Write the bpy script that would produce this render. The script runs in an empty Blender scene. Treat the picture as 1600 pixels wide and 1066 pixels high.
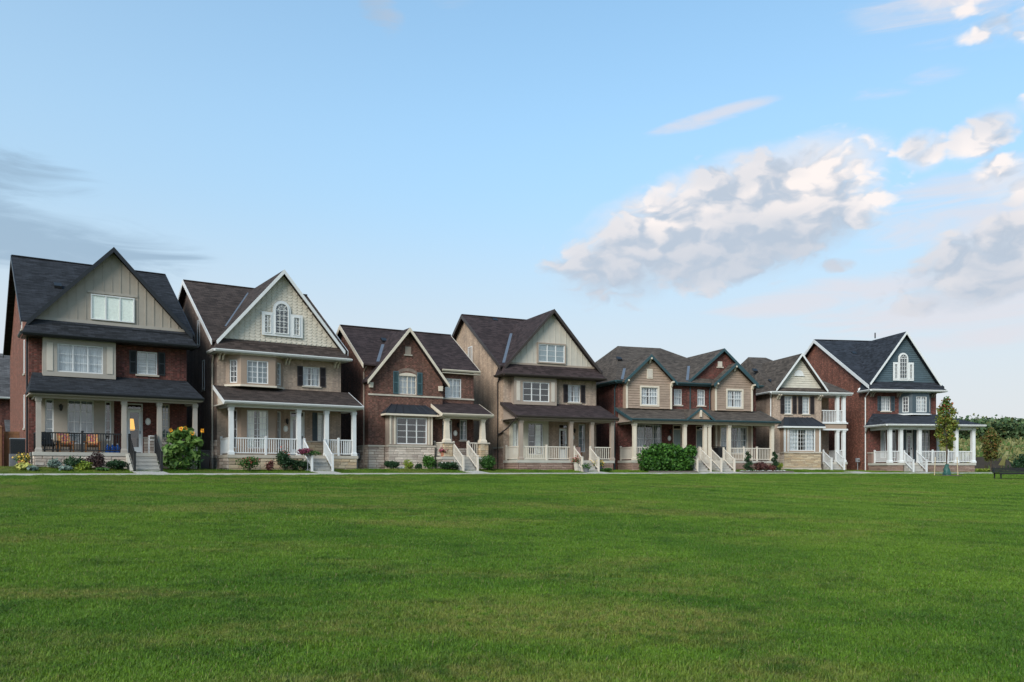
import bpy, math, random
import numpy as np
from mathutils import Vector, Matrix

R = math.radians
random.seed(11)
S = bpy.context.scene
COL = S.collection

# ------------------------------------------------------------------ camera
cd = bpy.data.cameras.new('camera')
cam = bpy.data.objects.new('camera', cd)
COL.objects.link(cam)
cd.sensor_width = 36.0
cd.lens = 29.25
cd.shift_y = 0.1269
cd.clip_start = 0.1
cd.clip_end = 6000
CAMZ = 0.2                      # eye height: the lawn drops away from the houses towards the viewer
cam.location = (0, 0, CAMZ)
cam.rotation_euler = (R(90), 0, 0)
S.camera = cam

# ------------------------------------------------------------------ sky, sun, exposure
SUN_EL, SUN_AZ = R(34), R(-152)         # azimuth clockwise from +Y: low in the west, left of and behind the camera
w = bpy.data.worlds.new('World')
S.world = w
w.use_nodes = True
w.cycles.sampling_method = 'MANUAL'
w.cycles.sample_map_resolution = 256
nt = w.node_tree
nt.nodes.clear()


class NB:
    """small helper to write node maths"""
    def __init__(s, tree):
        s.t = tree

    def n(s, typ, **kw):
        d = s.t.nodes.new(typ)
        for k, v in kw.items():
            setattr(d, k, v)
        return d

    def put(s, sock, v):
        if hasattr(v, 'is_linked') or isinstance(v, bpy.types.NodeSocket):
            s.t.links.new(v, sock)
        elif v is not None:
            if isinstance(v, (tuple, list)) and len(v) == 3 and sock.type == 'RGBA':
                v = (*v, 1)
            sock.default_value = v

    def m(s, op, a, b=None, c=None, clamp=False):
        d = s.n('ShaderNodeMath', operation=op, use_clamp=clamp)
        for i, v in enumerate((a, b, c)):
            if v is not None:
                s.put(d.inputs[i], v)
        return d.outputs[0]

    def vm(s, op, a, b=None):
        d = s.n('ShaderNodeVectorMath', operation=op)
        s.put(d.inputs[0], a)
        if b is not None:
            s.put(d.inputs[1], b)
        return d.outputs[0]

    def mix(s, f, a, b, blend='MIX'):
        d = s.n('ShaderNodeMix', data_type='RGBA', blend_type=blend)
        s.put(d.inputs[0], f)
        s.put(d.inputs[6], a)
        s.put(d.inputs[7], b)
        return d.outputs[2]

    def ss(s, x, a, b):
        d = s.n('ShaderNodeMapRange', interpolation_type='SMOOTHSTEP')
        s.put(d.inputs[0], x)
        d.inputs[1].default_value = a
        d.inputs[2].default_value = b
        return d.outputs[0]

    def noise(s, vec, scale, detail=5, rough=.55, dist=0.0, dim='3D'):
        d = s.n('ShaderNodeTexNoise', noise_dimensions=dim)
        s.put(d.inputs['Vector'], vec)
        d.inputs['Scale'].default_value = scale
        d.inputs['Detail'].default_value = detail
        d.inputs['Roughness'].default_value = rough
        d.inputs['Distortion'].default_value = dist
        return d.outputs[0]

    def comb(s, x, y, z=0.0):
        d = s.n('ShaderNodeCombineXYZ')
        for i, v in enumerate((x, y, z)):
            s.put(d.inputs[i], v)
        return d.outputs[0]

    def sep(s, v):
        d = s.n('ShaderNodeSeparateXYZ')
        s.put(d.inputs[0], v)
        return d.outputs


b = NB(nt)
sky = b.n('ShaderNodeTexSky', sky_type='NISHITA', sun_disc=False)
sky.sun_elevation = SUN_EL
sky.sun_rotation = SUN_AZ
sky.altitude = 150
sky.air_density = 1.0
sky.dust_density = 1.2
sky.ozone_density = 2.2
tc = b.n('ShaderNodeTexCoord')
dirv = b.vm('NORMALIZE', tc.outputs['Generated'])
dx, dy, dz = b.sep(dirv)
az = b.m('MULTIPLY', b.m('ARCTAN2', dx, dy), 57.29578)       # degrees, clockwise from the view axis
el = b.m('MULTIPLY', b.m('ARCSINE', dz), 57.29578)
# a soft veil of haze that thickens towards the horizon all the way round
veil = b.m('POWER', b.m('SUBTRACT', 1.0, b.m('MAXIMUM', dz, 0.0), clamp=True), 2.15)
west = b.ss(az, 5.0, -60.0)                                     # the hazier side, round the low sun
hz = b.m('ADD', b.m('ADD', .10, b.m('MULTIPLY', veil, .92)), b.m('MULTIPLY', west, .14), clamp=True)
skyc = b.mix(1.0, sky.outputs[0], b.mix(b.ss(dz, .02, .40), (1.25, 1.35, 1.35), (1.55, 2.62, 2.72)), 'MULTIPLY')
base = b.mix(hz, skyc, b.mix(b.ss(dz, .0, .30), (7.5, 7.65, 7.95), (6.0, 7.3, 8.2)))
base = b.mix(b.m('MULTIPLY', b.ss(el, 19.0, 5.0), .34), base, (7.5, 7.75, 8.05))

cl = b.comb(b.m('MULTIPLY', az, .1), b.m('MULTIPLY', el, .17))
cl2 = b.comb(b.m('MULTIPLY', az, .055), b.m('MULTIPLY', el, .33))
SH = (-.09, .13, 0)                                            # towards the light, in cloud space


def ell(a0, e0, ra, re, tilt=0.0):
    """soft elliptical gathering of cloud round (azimuth, elevation)"""
    ct, st = math.cos(R(tilt)), math.sin(R(tilt))
    x = b.m('SUBTRACT', az, a0)
    y = b.m('SUBTRACT', el, e0)
    p = b.m('DIVIDE', b.m('ADD', b.m('MULTIPLY', x, ct), b.m('MULTIPLY', y, st)), ra)
    q = b.m('DIVIDE', b.m('SUBTRACT', b.m('MULTIPLY', y, ct), b.m('MULTIPLY', x, st)), re)
    d2 = b.m('ADD', b.m('MULTIPLY', p, p), b.m('MULTIPLY', q, q))
    return b.m('SUBTRACT', 1.0, d2, clamp=True)


def total(items):
    t = None
    for wgt, e in items:
        v = b.m('MULTIPLY', e, wgt)
        t = v if t is None else b.m('MAXIMUM', t, v)
    return t


heaps = total([
    (1.3, ell(14.4, 16.0, 12.4, 4.7, 10)), (1.1, ell(18.6, 17.8, 7.6, 3.3, 12)), (1.1, ell(8.2, 14.2, 7.2, 3.8, 8)),
    (.8, ell(10.8, 18.4, 1.9, 1.3, 0)), (.8, ell(29.6, 19.4, 2.9, 1.5, 18)), (.75, ell(26.2, 19.0, 2.0, 1.5, 0)), (.6, ell(32.5, 20.6, 2.2, 1.0, 12)),
    (1.3, ell(31.4, 12.6, 8.6, 3.0, 13)), (.95, ell(32.2, 16.2, 3.4, 1.3, 8)), (.5, ell(21.2, 13.0, 1.7, .6, 0)), (.62, ell(30.5, 17.0, 2.4, 1.6, 0)),
    (.55, ell(31.3, 24.5, 3.6, 1.5, 0)), (.55, ell(27.0, 26.8, 3.6, 1.3, -12)), (.5, ell(23.4, 28.6, 2.4, 1.0, 0)),
    (.8, ell(50, 15, 12, 4, 5)), (.7, ell(-75, 22, 14, 6, 0)), (.8, ell(105, 20, 20, 7, 0)), (.7, ell(170, 24, 24, 8, 0)),
    (.7, ell(-140, 18, 22, 6, 0))])
bands = total([
    (1.15, ell(-33.0, 13.6, 14.5, 2.8, -2)), (.85, ell(-32.5, 17.0, 8.0, 2.2, -5)), (.66, ell(13.6, 22.5, 5.2, .62, 9)),
    (1.15, ell(30, 10.0, 13, 1.9, 4)), (.95, ell(21, 11.2, 9.0, 1.3, 4)), (.9, ell(31, 8.0, 9, 1.0, 2)), (.85, ell(28.5, 27.5, 8.5, 3.6, -6)), (.62, ell(-8.9, 28.6, 1.9, 1.5, -30)),
    (.45, ell(-4.5, 30, 3, 1.2, 0)), (.5, ell(-60, 14, 14, 2, 0)), (.5, ell(70, 26, 20, 3, 0)), (.5, ell(-170, 14, 20, 2, 0)),
    (.5, ell(25.5, 22.8, 4, .8, 5)), (.95, ell(30.0, 15.4, 8.5, 3.2, 6))])
wv = b.n('ShaderNodeTexNoise', noise_dimensions='2D')
b.put(wv.inputs['Vector'], cl)
wv.inputs['Scale'].default_value = 3.0
wv.inputs['Detail'].default_value = 4
warp = b.vm('ADD', cl, b.vm('MULTIPLY', b.vm('SUBTRACT', wv.outputs[1], (.5, .5, .5)), (.30, .30, 0)))


def lump(vec):
    """billowing density: soft noise with cauliflower cells on top"""
    v = b.n('ShaderNodeTexVoronoi', feature='F1', voronoi_dimensions='2D')
    b.put(v.inputs['Vector'], vec)
    v.inputs['Scale'].default_value = 3.3
    v.inputs['Detail'].default_value = 2.0
    v.inputs['Roughness'].default_value = .55
    q = b.m('MULTIPLY', b.m('SUBTRACT', .42, v.outputs['Distance']), .8)
    nn_ = b.noise(vec, 1.7, 6, .55, .1, '2D')
    return b.m('ADD', b.m('ADD', heaps, q), b.m('MULTIPLY', b.m('SUBTRACT', nn_, .5), 1.6))


n2 = b.noise(cl2, 2.2, 6, .6, .5, '2D')
d1 = lump(warp)
d1s = lump(b.vm('ADD', warp, SH))
a1 = b.m('MULTIPLY', b.ss(d1, .0, .56), b.ss(heaps, .0, .22))
a2 = b.m('MULTIPLY', b.ss(b.m('ADD', bands, b.m('MULTIPLY', b.m('SUBTRACT', n2, .5), 1.9)), .12, 1.05), b.ss(bands, .0, .35))
lit = b.ss(b.m('SUBTRACT', d1, d1s), -.42, .40)
under = b.ss(b.m('SUBTRACT', el, b.m('ADD', 10.6, b.m('MULTIPLY', b.m('MULTIPLY', az, .2), b.ss(az, 26.0, 21.0)))), -.5, 6.0)
lit = b.m('MULTIPLY', lit, b.m('ADD', .42, b.m('MULTIPLY', under, .8)), clamp=True)
lit = b.m('MULTIPLY', lit, b.m('ADD', .55, b.m('MULTIPLY', b.ss(b.noise(cl, 1.1, 3, .5, .2, '2D'), .38, .62), .55)), clamp=True)
heapcol = b.mix(lit, (4.9, 5.7, 6.8), (10.2, 9.3, 8.9))
bandcol = b.mix(b.ss(az, -20.0, 8.0), (2.9, 4.2, 5.6), (7.6, 7.4, 7.9))
c = b.mix(b.m('MULTIPLY', a2, .72), base, bandcol)
soft = b.noise(cl, 1.3, 5, .6, .3, '2D')
a3 = b.m('MULTIPLY', b.ss(b.m('ADD', heaps, b.m('MULTIPLY', b.m('SUBTRACT', soft, .5), 1.6)), .1, 1.1), b.ss(heaps, .0, .35))
c = b.mix(b.m('MULTIPLY', a3, .8), c, b.mix(under, (5.4, 6.2, 7.2), (8.3, 8.2, 8.5)))
c = b.mix(b.m('MULTIPLY', a1, .9), c, heapcol)
bg = b.n('ShaderNodeBackground')
bg.inputs[1].default_value = 0.08
b.put(bg.inputs[0], c)
wo = b.n('ShaderNodeOutputWorld')
nt.links.new(bg.outputs[0], wo.inputs[0])

ld = bpy.data.lights.new('sun', 'SUN')
ld.energy = 3.3
ld.angle = R(30)
ld.color = (1.0, .95, .88)
sun = bpy.data.objects.new('sun', ld)
COL.objects.link(sun)
sd = Vector((math.sin(SUN_AZ) * math.cos(SUN_EL), math.cos(SUN_AZ) * math.cos(SUN_EL), math.sin(SUN_EL)))
sun.rotation_euler = (-sd).to_track_quat('-Z', 'Y').to_euler()
sun.location = (-40, -20, 40)

S.view_settings.view_transform = 'Standard'
S.view_settings.look = 'None'
S.view_settings.exposure = 0.35
S.view_settings.gamma = 1.0
S.view_settings.use_curve_mapping = False
S.cycles.max_bounces = 6
S.cycles.transparent_max_bounces = 12
S.cycles.use_denoising = True

# ------------------------------------------------------------------ materials
MATS = {}


def new_mat(name):
    m = bpy.data.materials.new(name)
    m.use_nodes = True
    t = m.node_tree
    t.nodes.clear()
    n = NB(t)
    out = n.n('ShaderNodeOutputMaterial')
    p = n.n('ShaderNodeBsdfPrincipled')
    t.links.new(p.outputs[0], out.inputs[0])
    MATS[name] = m
    return m, n, p, out


def sc(c, k):
    return tuple(min(1.0, v * k) for v in c)


def bump(n, p, h, strength, dist=.01):
    bn = n.n('ShaderNodeBump')
    bn.inputs['Strength'].default_value = strength
    bn.inputs['Distance'].default_value = dist
    n.put(bn.inputs['Height'], h)
    n.put(p.inputs['Normal'], bn.outputs[0])


def plain(name, c, rough=.6, var=.12, scale=2.5, bmp=.0, metal=0.0, spec=.4, fine=40.0):
    m, n, p, o = new_mat(name)
    tc = n.n('ShaderNodeTexCoord').outputs['Object']
    a = n.noise(tc, scale, 5, .6)
    f = n.noise(tc, fine, 2, .6)
    k = n.m('ADD', n.m('MULTIPLY', a, .7), n.m('MULTIPLY', f, .3))
    n.put(p.inputs['Base Color'], n.mix(n.ss(k, .3, .7), sc(c, 1 - var), sc(c, 1 + var)))
    n.put(p.inputs['Roughness'], n.m('ADD', rough - .08, n.m('MULTIPLY', a, .16)))
    p.inputs['Metallic'].default_value = metal
    p.inputs['Specular IOR Level'].default_value = spec
    if bmp:
        bump(n, p, f, bmp)
    return m


def brick(name, c1, c2, mortar, bw=.225, bh=.075, sp=1.0):
    m, n, p, o = new_mat(name)
    uv = n.n('ShaderNodeUVMap').outputs[0]
    t = n.n('ShaderNodeTexBrick')
    n.put(t.inputs['Vector'], uv)
    n.put(t.inputs['Color1'], c1)
    n.put(t.inputs['Color2'], c2)
    n.put(t.inputs['Mortar'], mortar)
    t.inputs['Scale'].default_value = 1.0
    t.inputs['Mortar Size'].default_value = .0055
    t.inputs['Mortar Smooth'].default_value = .3
    t.inputs['Bias'].default_value = -.1
    t.inputs['Brick Width'].default_value = bw
    t.inputs['Row Height'].default_value = bh
    ux = n.sep(uv)
    cell = n.comb(n.m('FLOOR', n.m('DIVIDE', ux[0], bw / 2)), n.m('FLOOR', n.m('DIVIDE', ux[1], bh)))
    wn = n.n('ShaderNodeTexWhiteNoise')
    n.put(wn.inputs['Vector'], cell)
    col = n.mix(n.m('MULTIPLY', wn.outputs[0], .75 * sp), t.outputs[0], sc(c1, .36), 'MIX')
    col = n.mix(n.m('MULTIPLY', n.ss(wn.outputs[0], .80, .9), .75 * sp), col, sc(c2, 2.1))
    big = n.noise(uv, .55, 4, .6)
    col = n.mix(1.0, col, n.mix(big, (.72, .72, .72), (1.25, 1.22, 1.2)), 'MULTIPLY')
    run = n.noise(n.comb(n.m('MULTIPLY', ux[0], 2.2), n.m('MULTIPLY', ux[1], .22)), 1.0, 4, .65)
    col = n.mix(1.0, col, n.mix(n.ss(run, .35, .65), (.8, .8, .81), (1.12, 1.12, 1.1)), 'MULTIPLY')
    n.put(p.inputs['Base Color'], col)
    p.inputs['Roughness'].default_value = .88
    p.inputs['Specular IOR Level'].default_value = .25
    bump(n, p, n.m('SUBTRACT', 1.0, t.outputs['Fac']), .6, .008)
    return m


def shingle(name, c, streak=.5):
    m, n, p, o = new_mat(name)
    uv = n.n('ShaderNodeUVMap').outputs[0]
    t = n.n('ShaderNodeTexBrick')
    n.put(t.inputs['Vector'], uv)
    n.put(t.inputs['Color1'], sc(c, .58))
    n.put(t.inputs['Color2'], sc(c, 1.42))
    n.put(t.inputs['Mortar'], sc(c, .3))
    t.inputs['Scale'].default_value = 1.0
    t.inputs['Mortar Size'].default_value = .006
    t.inputs['Brick Width'].default_value = .33
    t.inputs['Row Height'].default_value = .145
    t.inputs['Bias'].default_value = 0
    ux = n.sep(uv)
    st = n.noise(n.comb(n.m('MULTIPLY', ux[0], .9), n.m('MULTIPLY', ux[1], 6.9)), 1.0, 3, .7)
    big = n.noise(uv, .35, 3, .5)
    col = n.mix(n.m('MULTIPLY', n.ss(st, .5, .72), streak), t.outputs[0], sc(c, 2.9))
    col = n.mix(1.0, col, n.mix(big, (.8, .8, .8), (1.2, 1.2, 1.2)), 'MULTIPLY')
    n.put(p.inputs['Base Color'], col)
    p.inputs['Roughness'].default_value = .93
    p.inputs['Specular IOR Level'].default_value = .2
    saw = n.m('FRACT', n.m('DIVIDE', ux[1], .145))
    bump(n, p, n.m('ADD', saw, n.m('MULTIPLY', st, .6)), .55, .012)
    return m


def varied(name, cols, rough=.9, bmp=.5):
    """a colour of its own for each object (stones, boards)"""
    m, n, p, o = new_mat(name)
    oi = n.n('ShaderNodeObjectInfo')
    r = n.n('ShaderNodeValToRGB')
    r.color_ramp.interpolation = 'LINEAR'
    e = r.color_ramp.elements
    while len(e) < len(cols):
        e.new(.5)
    for i, cc in enumerate(cols):
        e[i].position = i / (len(cols) - 1)
        e[i].color = (*cc, 1)
    n.put(r.inputs[0], oi.outputs['Random'])
    tc = n.n('ShaderNodeTexCoord').outputs['Object']
    v = n.vm('ADD', tc, n.comb(n.m('MULTIPLY', oi.outputs['Random'], 37.0), 0, 0))
    nz = n.noise(v, 3.0, 6, .65)
    n.put(p.inputs['Base Color'], n.mix(1.0, r.outputs[0], n.mix(nz, (.6, .6, .6), (1.35, 1.35, 1.35)), 'MULTIPLY'))
    p.inputs['Roughness'].default_value = rough
    p.inputs['Specular IOR Level'].default_value = .25
    bump(n, p, nz, bmp, .02)
    return m


def leafmat(name, dark, light, accent=None, amount=0.0, trans=.25):
    m, n, p, o = new_mat(name)
    at = n.n('ShaderNodeAttribute', attribute_name='tint')
    s_ = n.sep(at.outputs['Vector'])
    col = n.mix(s_[0], dark, light)
    if accent:
        col = n.mix(n.ss(s_[1], 1 - amount - .02, 1 - amount + .02), col, accent)
    n.put(p.inputs['Base Color'], col)
    p.inputs['Roughness'].default_value = .55
    p.inputs['Specular IOR Level'].default_value = .3
    tr = n.n('ShaderNodeBsdfTranslucent')
    n.put(tr.inputs[0], col)
    mx = n.n('ShaderNodeMixShader')
    mx.inputs[0].default_value = trans
    n.t.links.new(p.outputs[0], mx.inputs[1])
    n.t.links.new(tr.outputs[0], mx.inputs[2])
    n.t.links.new(mx.outputs[0], o.inputs[0])
    return m


def glassmat(name, tint=(.93, .95, .95)):
    m, n, p, o = new_mat(name)
    n.t.nodes.remove(p)
    tr = n.n('ShaderNodeBsdfTransparent')
    n.put(tr.inputs[0], tint)
    gl = n.n('ShaderNodeBsdfGlossy')
    gl.inputs['Roughness'].default_value = .02
    tc = n.n('ShaderNodeTexCoord').outputs['Object']
    bn = n.n('ShaderNodeBump')
    bn.inputs['Strength'].default_value = .08
    n.put(bn.inputs['Height'], n.noise(tc, 1.4, 2, .5))
    n.put(gl.inputs['Normal'], bn.outputs[0])
    lw = n.n('ShaderNodeLayerWeight')
    lw.inputs[0].default_value = .5
    mx = n.n('ShaderNodeMixShader')
    n.put(mx.inputs[0], n.m('ADD', n.m('MULTIPLY', n.m('POWER', lw.outputs['Facing'], 4.0), .75), .15, clamp=True))
    n.t.links.new(tr.outputs[0], mx.inputs[1])
    n.t.links.new(gl.outputs[0], mx.inputs[2])
    n.t.links.new(mx.outputs[0], o.inputs[0])
    return m


brick('brick_red', (.130, .043, .033), (.092, .031, .026), (.15, .125, .11))
brick('brick_red_lit', (.185, .072, .049), (.145, .056, .040), (.21, .165, .135))  # red brick brightened for side walls: sunlight put into the colour
brick('brick_brown', (.148, .068, .050), (.10, .046, .036), (.22, .17, .14))
brick('brick_tan', (.37, .275, .215), (.31, .23, .18), (.38, .32, .27), sp=.42)
brick('brick_tan_lit', (.40, .29, .21), (.34, .245, .18), (.38, .31, .255), sp=.42)  # tan brick made lighter and warmer: side light put into the colour
brick('brick_grey_shade', (.22, .16, .13), (.17, .12, .1), (.25, .21, .18), sp=.42)  # grey brick; on the tan house's side wall, shade put into the colour
shingle('roof_black', (.018, .0195, .0235), .6)
shingle('roof_brown', (.042, .031, .027), .22)
shingle('roof_plum', (.035, .024, .024), .15)
shingle('roof_taupe', (.066, .053, .044), .2)
shingle('roof_slate', (.022, .025, .032), .5)
shingle('roof_grey', (.07, .068, .07), .2)
plain('trim_white', (.57, .57, .565), .5, .05)
plain('trim_cream', (.54, .47, .38), .55, .06)
plain('trim_taupe', (.285, .225, .182), .6, .07)
plain('trim_greige', (.31, .275, .238), .6, .07)
plain('trim_brown', (.036, .026, .022), .5, .1)
plain('trim_black', (.012, .013, .016), .45, .12)
plain('trim_teal', (.026, .058, .068), .5, .1)
plain('siding_taupe', (.30, .26, .218), .65, .07)
plain('siding_cream', (.44, .40, .345), .65, .06)
plain('panel_light', (.46, .41, .35), .65, .05)
plain('bay_tan', (.275, .2, .15), .65, .06)
plain('bay_cream', (.47, .44, .36), .65, .06)
varied('board_tan', [(.26, .19, .145), (.29, .215, .165), (.275, .2, .155)], .7, .1)
varied('board_ivory', [(.46, .425, .36), (.5, .46, .39), (.48, .44, .375)], .7, .1)
varied('board_blue', [(.056, .083, .100), (.064, .094, .113), (.060, .088, .106)], .6, .1)
varied('scale_cream', [(.53, .475, .395), (.57, .51, .43), (.55, .492, .412)], .75, .2)
plain('shutter_black', (.014, .017, .02), .5, .1)
plain('shutter_brown', (.032, .024, .026), .5, .1)
plain('shutter_teal', (.055, .10, .115), .5, .08)
plain('shutter_slate', (.05, .07, .085), .5, .08)
plain('concrete', (.36, .34, .31), .85, .1, 1.2, .2)
plain('concrete_light', (.38, .355, .31), .85, .1, 1.2, .2)
plain('limestone', (.40, .35, .29), .85, .12, 4, .2)
varied('stone_grey', [(.26, .20, .17), (.54, .46, .39), (.38, .31, .26), (.60, .51, .43)], .9, .7)
varied('stone_buff', [(.40, .28, .17), (.50, .40, .28), (.34, .26, .18), (.45, .33, .21)], .9, .7)
varied('stone_red', [(.19, .12, .10), (.27, .18, .145), (.22, .15, .12), (.31, .22, .18)], .9, .7)
plain('mortar', (.24, .21, .18), .95, .12, 6, .3)
plain('mortar_dark', (.12, .10, .085), .95, .12, 6, .3)
plain('metal_roof', (.028, .032, .04), .42, .15, 1.5, 0, .3)
plain('flashing', (.2, .21, .23), .42, .12, 2, 0, .6)
plain('metal_black', (.012, .012, .013), .4, .1)
plain('vinyl_white', (.57, .57, .565), .42, .03)
plain('vinyl_bone', (.55, .49, .415), .45, .04)
plain('interior_dark', (.014, .013, .012), .95, .3)  # near black: the darkness of unlit rooms is put into the colour
plain('curtain_white', (.43, .46, .49), .9, .12, 9)
plain('curtain_glare_ivory', (.85, .86, .77), .9, .1, 9)  # ivory curtain cloth, also painted sky glare in the first gable's panes
plain('curtain_grey', (.22, .26, .28), .9, .15, 6)
plain('blind_white', (.46, .475, .48), .8, .08, 5)
plain('door_white', (.66, .68, .69), .45, .05)
plain('door_black', (.016, .018, .02), .4, .1)
plain('door_teal', (.21, .25, .25), .5, .06)
plain('brass', (.5, .4, .2), .3, .1, 4, 0, .8)
plain('wood_fence', (.135, .06, .025), .8, .25, 6, .2)
plain('wood_orange', (.42, .17, .05), .6, .2, 6)
plain('timber', (.12, .10, .085), .9, .2, 6, .2)
plain('bark', (.075, .055, .042), .95, .3, 9, .5)
plain('stake', (.42, .33, .21), .8, .15)
plain('soil', (.045, .03, .022), 1, .3, 4, .4)
plain('mulch', (.075, .052, .04), 1, .35, 9, .5)
plain('rubber_black', (.014, .014, .016), .55, .15)
plain('bag_green', (.018, .075, .062), .5, .2, 5)
plain('jug_blue', (.015, .10, .42), .25, .1)
plain('terracotta', (.30, .12, .07), .8, .15)
plain('pot_grey', (.12, .12, .13), .7, .2)
plain('pot_stone', (.42, .38, .33), .85, .15)
plain('cushion_pink', (.36, .24, .21), .9, .15)
plain('steel_grey', (.22, .23, .25), .5, .12)
plain('sconce_white', (.75, .74, .72), .5, .05)
plain('silt', (.035, .03, .026), .95, .25, 2.5, .3)
plain('plaque_white', (.78, .77, .73), .5, .05)
glassmat('glass')
leafmat('leaf_shrub', (.014, .05, .010), (.06, .145, .022))
leafmat('leaf_dark', (.009, .028, .011), (.028, .072, .022))
leafmat('leaf_vine', (.016, .062, .010), (.075, .185, .024))
leafmat('leaf_lime', (.10, .17, .015), (.28, .32, .04))
leafmat('leaf_hosta', (.36, .36, .07), (.60, .56, .17))
leafmat('leaf_silver', (.10, .15, .12), (.24, .30, .26))
leafmat('leaf_purple', (.024, .014, .016), (.075, .040, .038))
leafmat('leaf_redmaple', (.045, .018, .018), (.13, .045, .035))
leafmat('leaf_sun', (.05, .115, .02), (.16, .25, .055))
leafmat('leaf_maple', (.085, .12, .018), (.25, .27, .05), (.26, .13, .03), .10, .35)
leafmat('leaf_mapletop', (.04, .10, .018), (.12, .20, .038), (.30, .085, .035), .30, .35)
leafmat('leaf_autumn', (.06, .085, .02), (.15, .165, .038), (.22, .11, .035), .22, .3)
leafmat('leaf_forest', (.035, .072, .03), (.105, .16, .06), (.14, .15, .055), .15, .25)
leafmat('leaf_meadow', (.11, .115, .035), (.27, .25, .10), (.075, .13, .03), .3, .2)
leafmat('petal_pink', (.35, .05, .10), (.62, .16, .22), None, 0, .3)
leafmat('petal_rose', (.22, .03, .03), (.45, .14, .11), None, 0, .3)
leafmat('petal_magenta', (.11, .02, .045), (.26, .06, .10), None, 0, .3)
leafmat('petal_white', (.6, .6, .56), (.85, .84, .8), None, 0, .3)
leafmat('petal_yellow', (.60, .36, .05), (.75, .52, .09), None, 0, .3)
leafmat('petal_orange', (.72, .25, .01), (.85, .42, .02), None, 0, .3)

m, n, p, o = new_mat('lamp_glow')
em = n.n('ShaderNodeEmission')
n.put(em.inputs[0], (1.0, .50, .08))
em.inputs[1].default_value = 1.1
n.t.links.new(em.outputs[0], o.inputs[0])


# ------------------------------------------------------------------ mesh helpers
class MB:
    def __init__(s):
        s.v, s.f = [], []

    def poly(s, pts):
        k = len(s.v)
        s.v += [tuple(p) for p in pts]
        s.f.append(tuple(range(k, k + len(pts))))
        return s

    def box(s, x0, x1, y0, y1, z0, z1):
        k = len(s.v)
        s.v += [(x, y, z) for x in (x0, x1) for y in (y0, y1) for z in (z0, z1)]
        for q in ((0, 1, 3, 2), (4, 6, 7, 5), (0, 4, 5, 1), (2, 3, 7, 6), (0, 2, 6, 4), (1, 5, 7, 3)):
            s.f.append(tuple(k + i for i in q))
        return s

    def prism(s, pts, vec):
        k, n = len(s.v), len(pts)
        s.v += [tuple(p) for p in pts]
        s.v += [(p[0] + vec[0], p[1] + vec[1], p[2] + vec[2]) for p in pts]
        s.f.append(tuple(range(k, k + n)))
        s.f.append(tuple(range(k + 2 * n - 1, k + n - 1, -1)))
        for i in range(n):
            j = (i + 1) % n
            s.f.append((k + i, k + n + i, k + n + j, k + j))
        return s

    def tube(s, pts, rad, n=8, caps=True):
        rads = rad if isinstance(rad, (list, tuple)) else [rad] * len(pts)
        pts = [Vector(p) for p in pts]
        k = len(s.v)
        for i, p in enumerate(pts):
            d = (pts[min(i + 1, len(pts) - 1)] - pts[max(i - 1, 0)]).normalized()
            a = d.cross(Vector((0, 0, 1)))
            if a.length < 1e-3:
                a = Vector((1, 0, 0))
            a.normalize()
            c = d.cross(a)
            for j in range(n):
                t = 2 * math.pi * j / n
                s.v.append(tuple(p + (a * math.cos(t) + c * math.sin(t)) * rads[i]))
        for i in range(len(pts) - 1):
            for j in range(n):
                s.f.append((k + i * n + j, k + i * n + (j + 1) % n, k + (i + 1) * n + (j + 1) % n, k + (i + 1) * n + j))
        if caps:
            s.f.append(tuple(k + j for j in range(n)))
            s.f.append(tuple(k + (len(pts) - 1) * n + j for j in reversed(range(n))))
        return s

    def lathe(s, cx, cy, prof, n=12, sy=1.0):
        k = len(s.v)
        for r, z in prof:
            for j in range(n):
                t = 2 * math.pi * j / n
                s.v.append((cx + r * math.cos(t), cy + r * sy * math.sin(t), z))
        for i in range(len(prof) - 1):
            for j in range(n):
                s.f.append((k + i * n + j, k + i * n + (j + 1) % n, k + (i + 1) * n + (j + 1) % n, k + (i + 1) * n + j))
        s.f.append(tuple(k + j for j in reversed(range(n))))
        s.f.append(tuple(k + (len(prof) - 1) * n + j for j in range(n)))
        return s

    def sq(s, cx, cy, prof):
        """square post from (half width, z) pairs"""
        k = len(s.v)
        for r, z in prof:
            s.v += [(cx - r, cy - r, z), (cx + r, cy - r, z), (cx + r, cy + r, z), (cx - r, cy + r, z)]
        for i in range(len(prof) - 1):
            for j in range(4):
                s.f.append((k + i * 4 + j, k + i * 4 + (j + 1) % 4, k + i * 4 + 4 + (j + 1) % 4, k + i * 4 + 4 + j))
        s.f.append((k + 3, k + 2, k + 1, k))
        e = k + (len(prof) - 1) * 4
        s.f.append((e, e + 1, e + 2, e + 3))
        return s

    def mesh(s, name, mat, smooth=False):
        me = bpy.data.meshes.new(name)
        me.from_pydata(s.v, [], s.f)
        me.materials.append(MATS[mat])
        if 'brick' in mat or 'roof' in mat:
            uvl = me.uv_layers.new(name='UVMap')
            buf = [0.0] * (2 * len(me.loops))
            for pl in me.polygons:
                nn = pl.normal
                if abs(nn.z) > .999:
                    t, bb = Vector((1, 0, 0)), Vector((0, 1, 0))
                else:
                    t = Vector((-nn.y, nn.x, 0)).normalized()
                    bb = nn.cross(t)
                    if bb.z < 0:
                        bb = -bb
                for li in pl.loop_indices:
                    co = me.vertices[me.loops[li].vertex_index].co
                    buf[2 * li] = co.dot(t)
                    buf[2 * li + 1] = co.dot(bb)
            uvl.data.foreach_set('uv', buf)
        if smooth:
            me.polygons.foreach_set('use_smooth', [True] * len(me.polygons))
        return me

    def build(s, name, mat, parent=None, loc=None, rz=0.0, smooth=False):
        return put(name, s.mesh(name, mat, smooth), parent, loc, rz)


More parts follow.
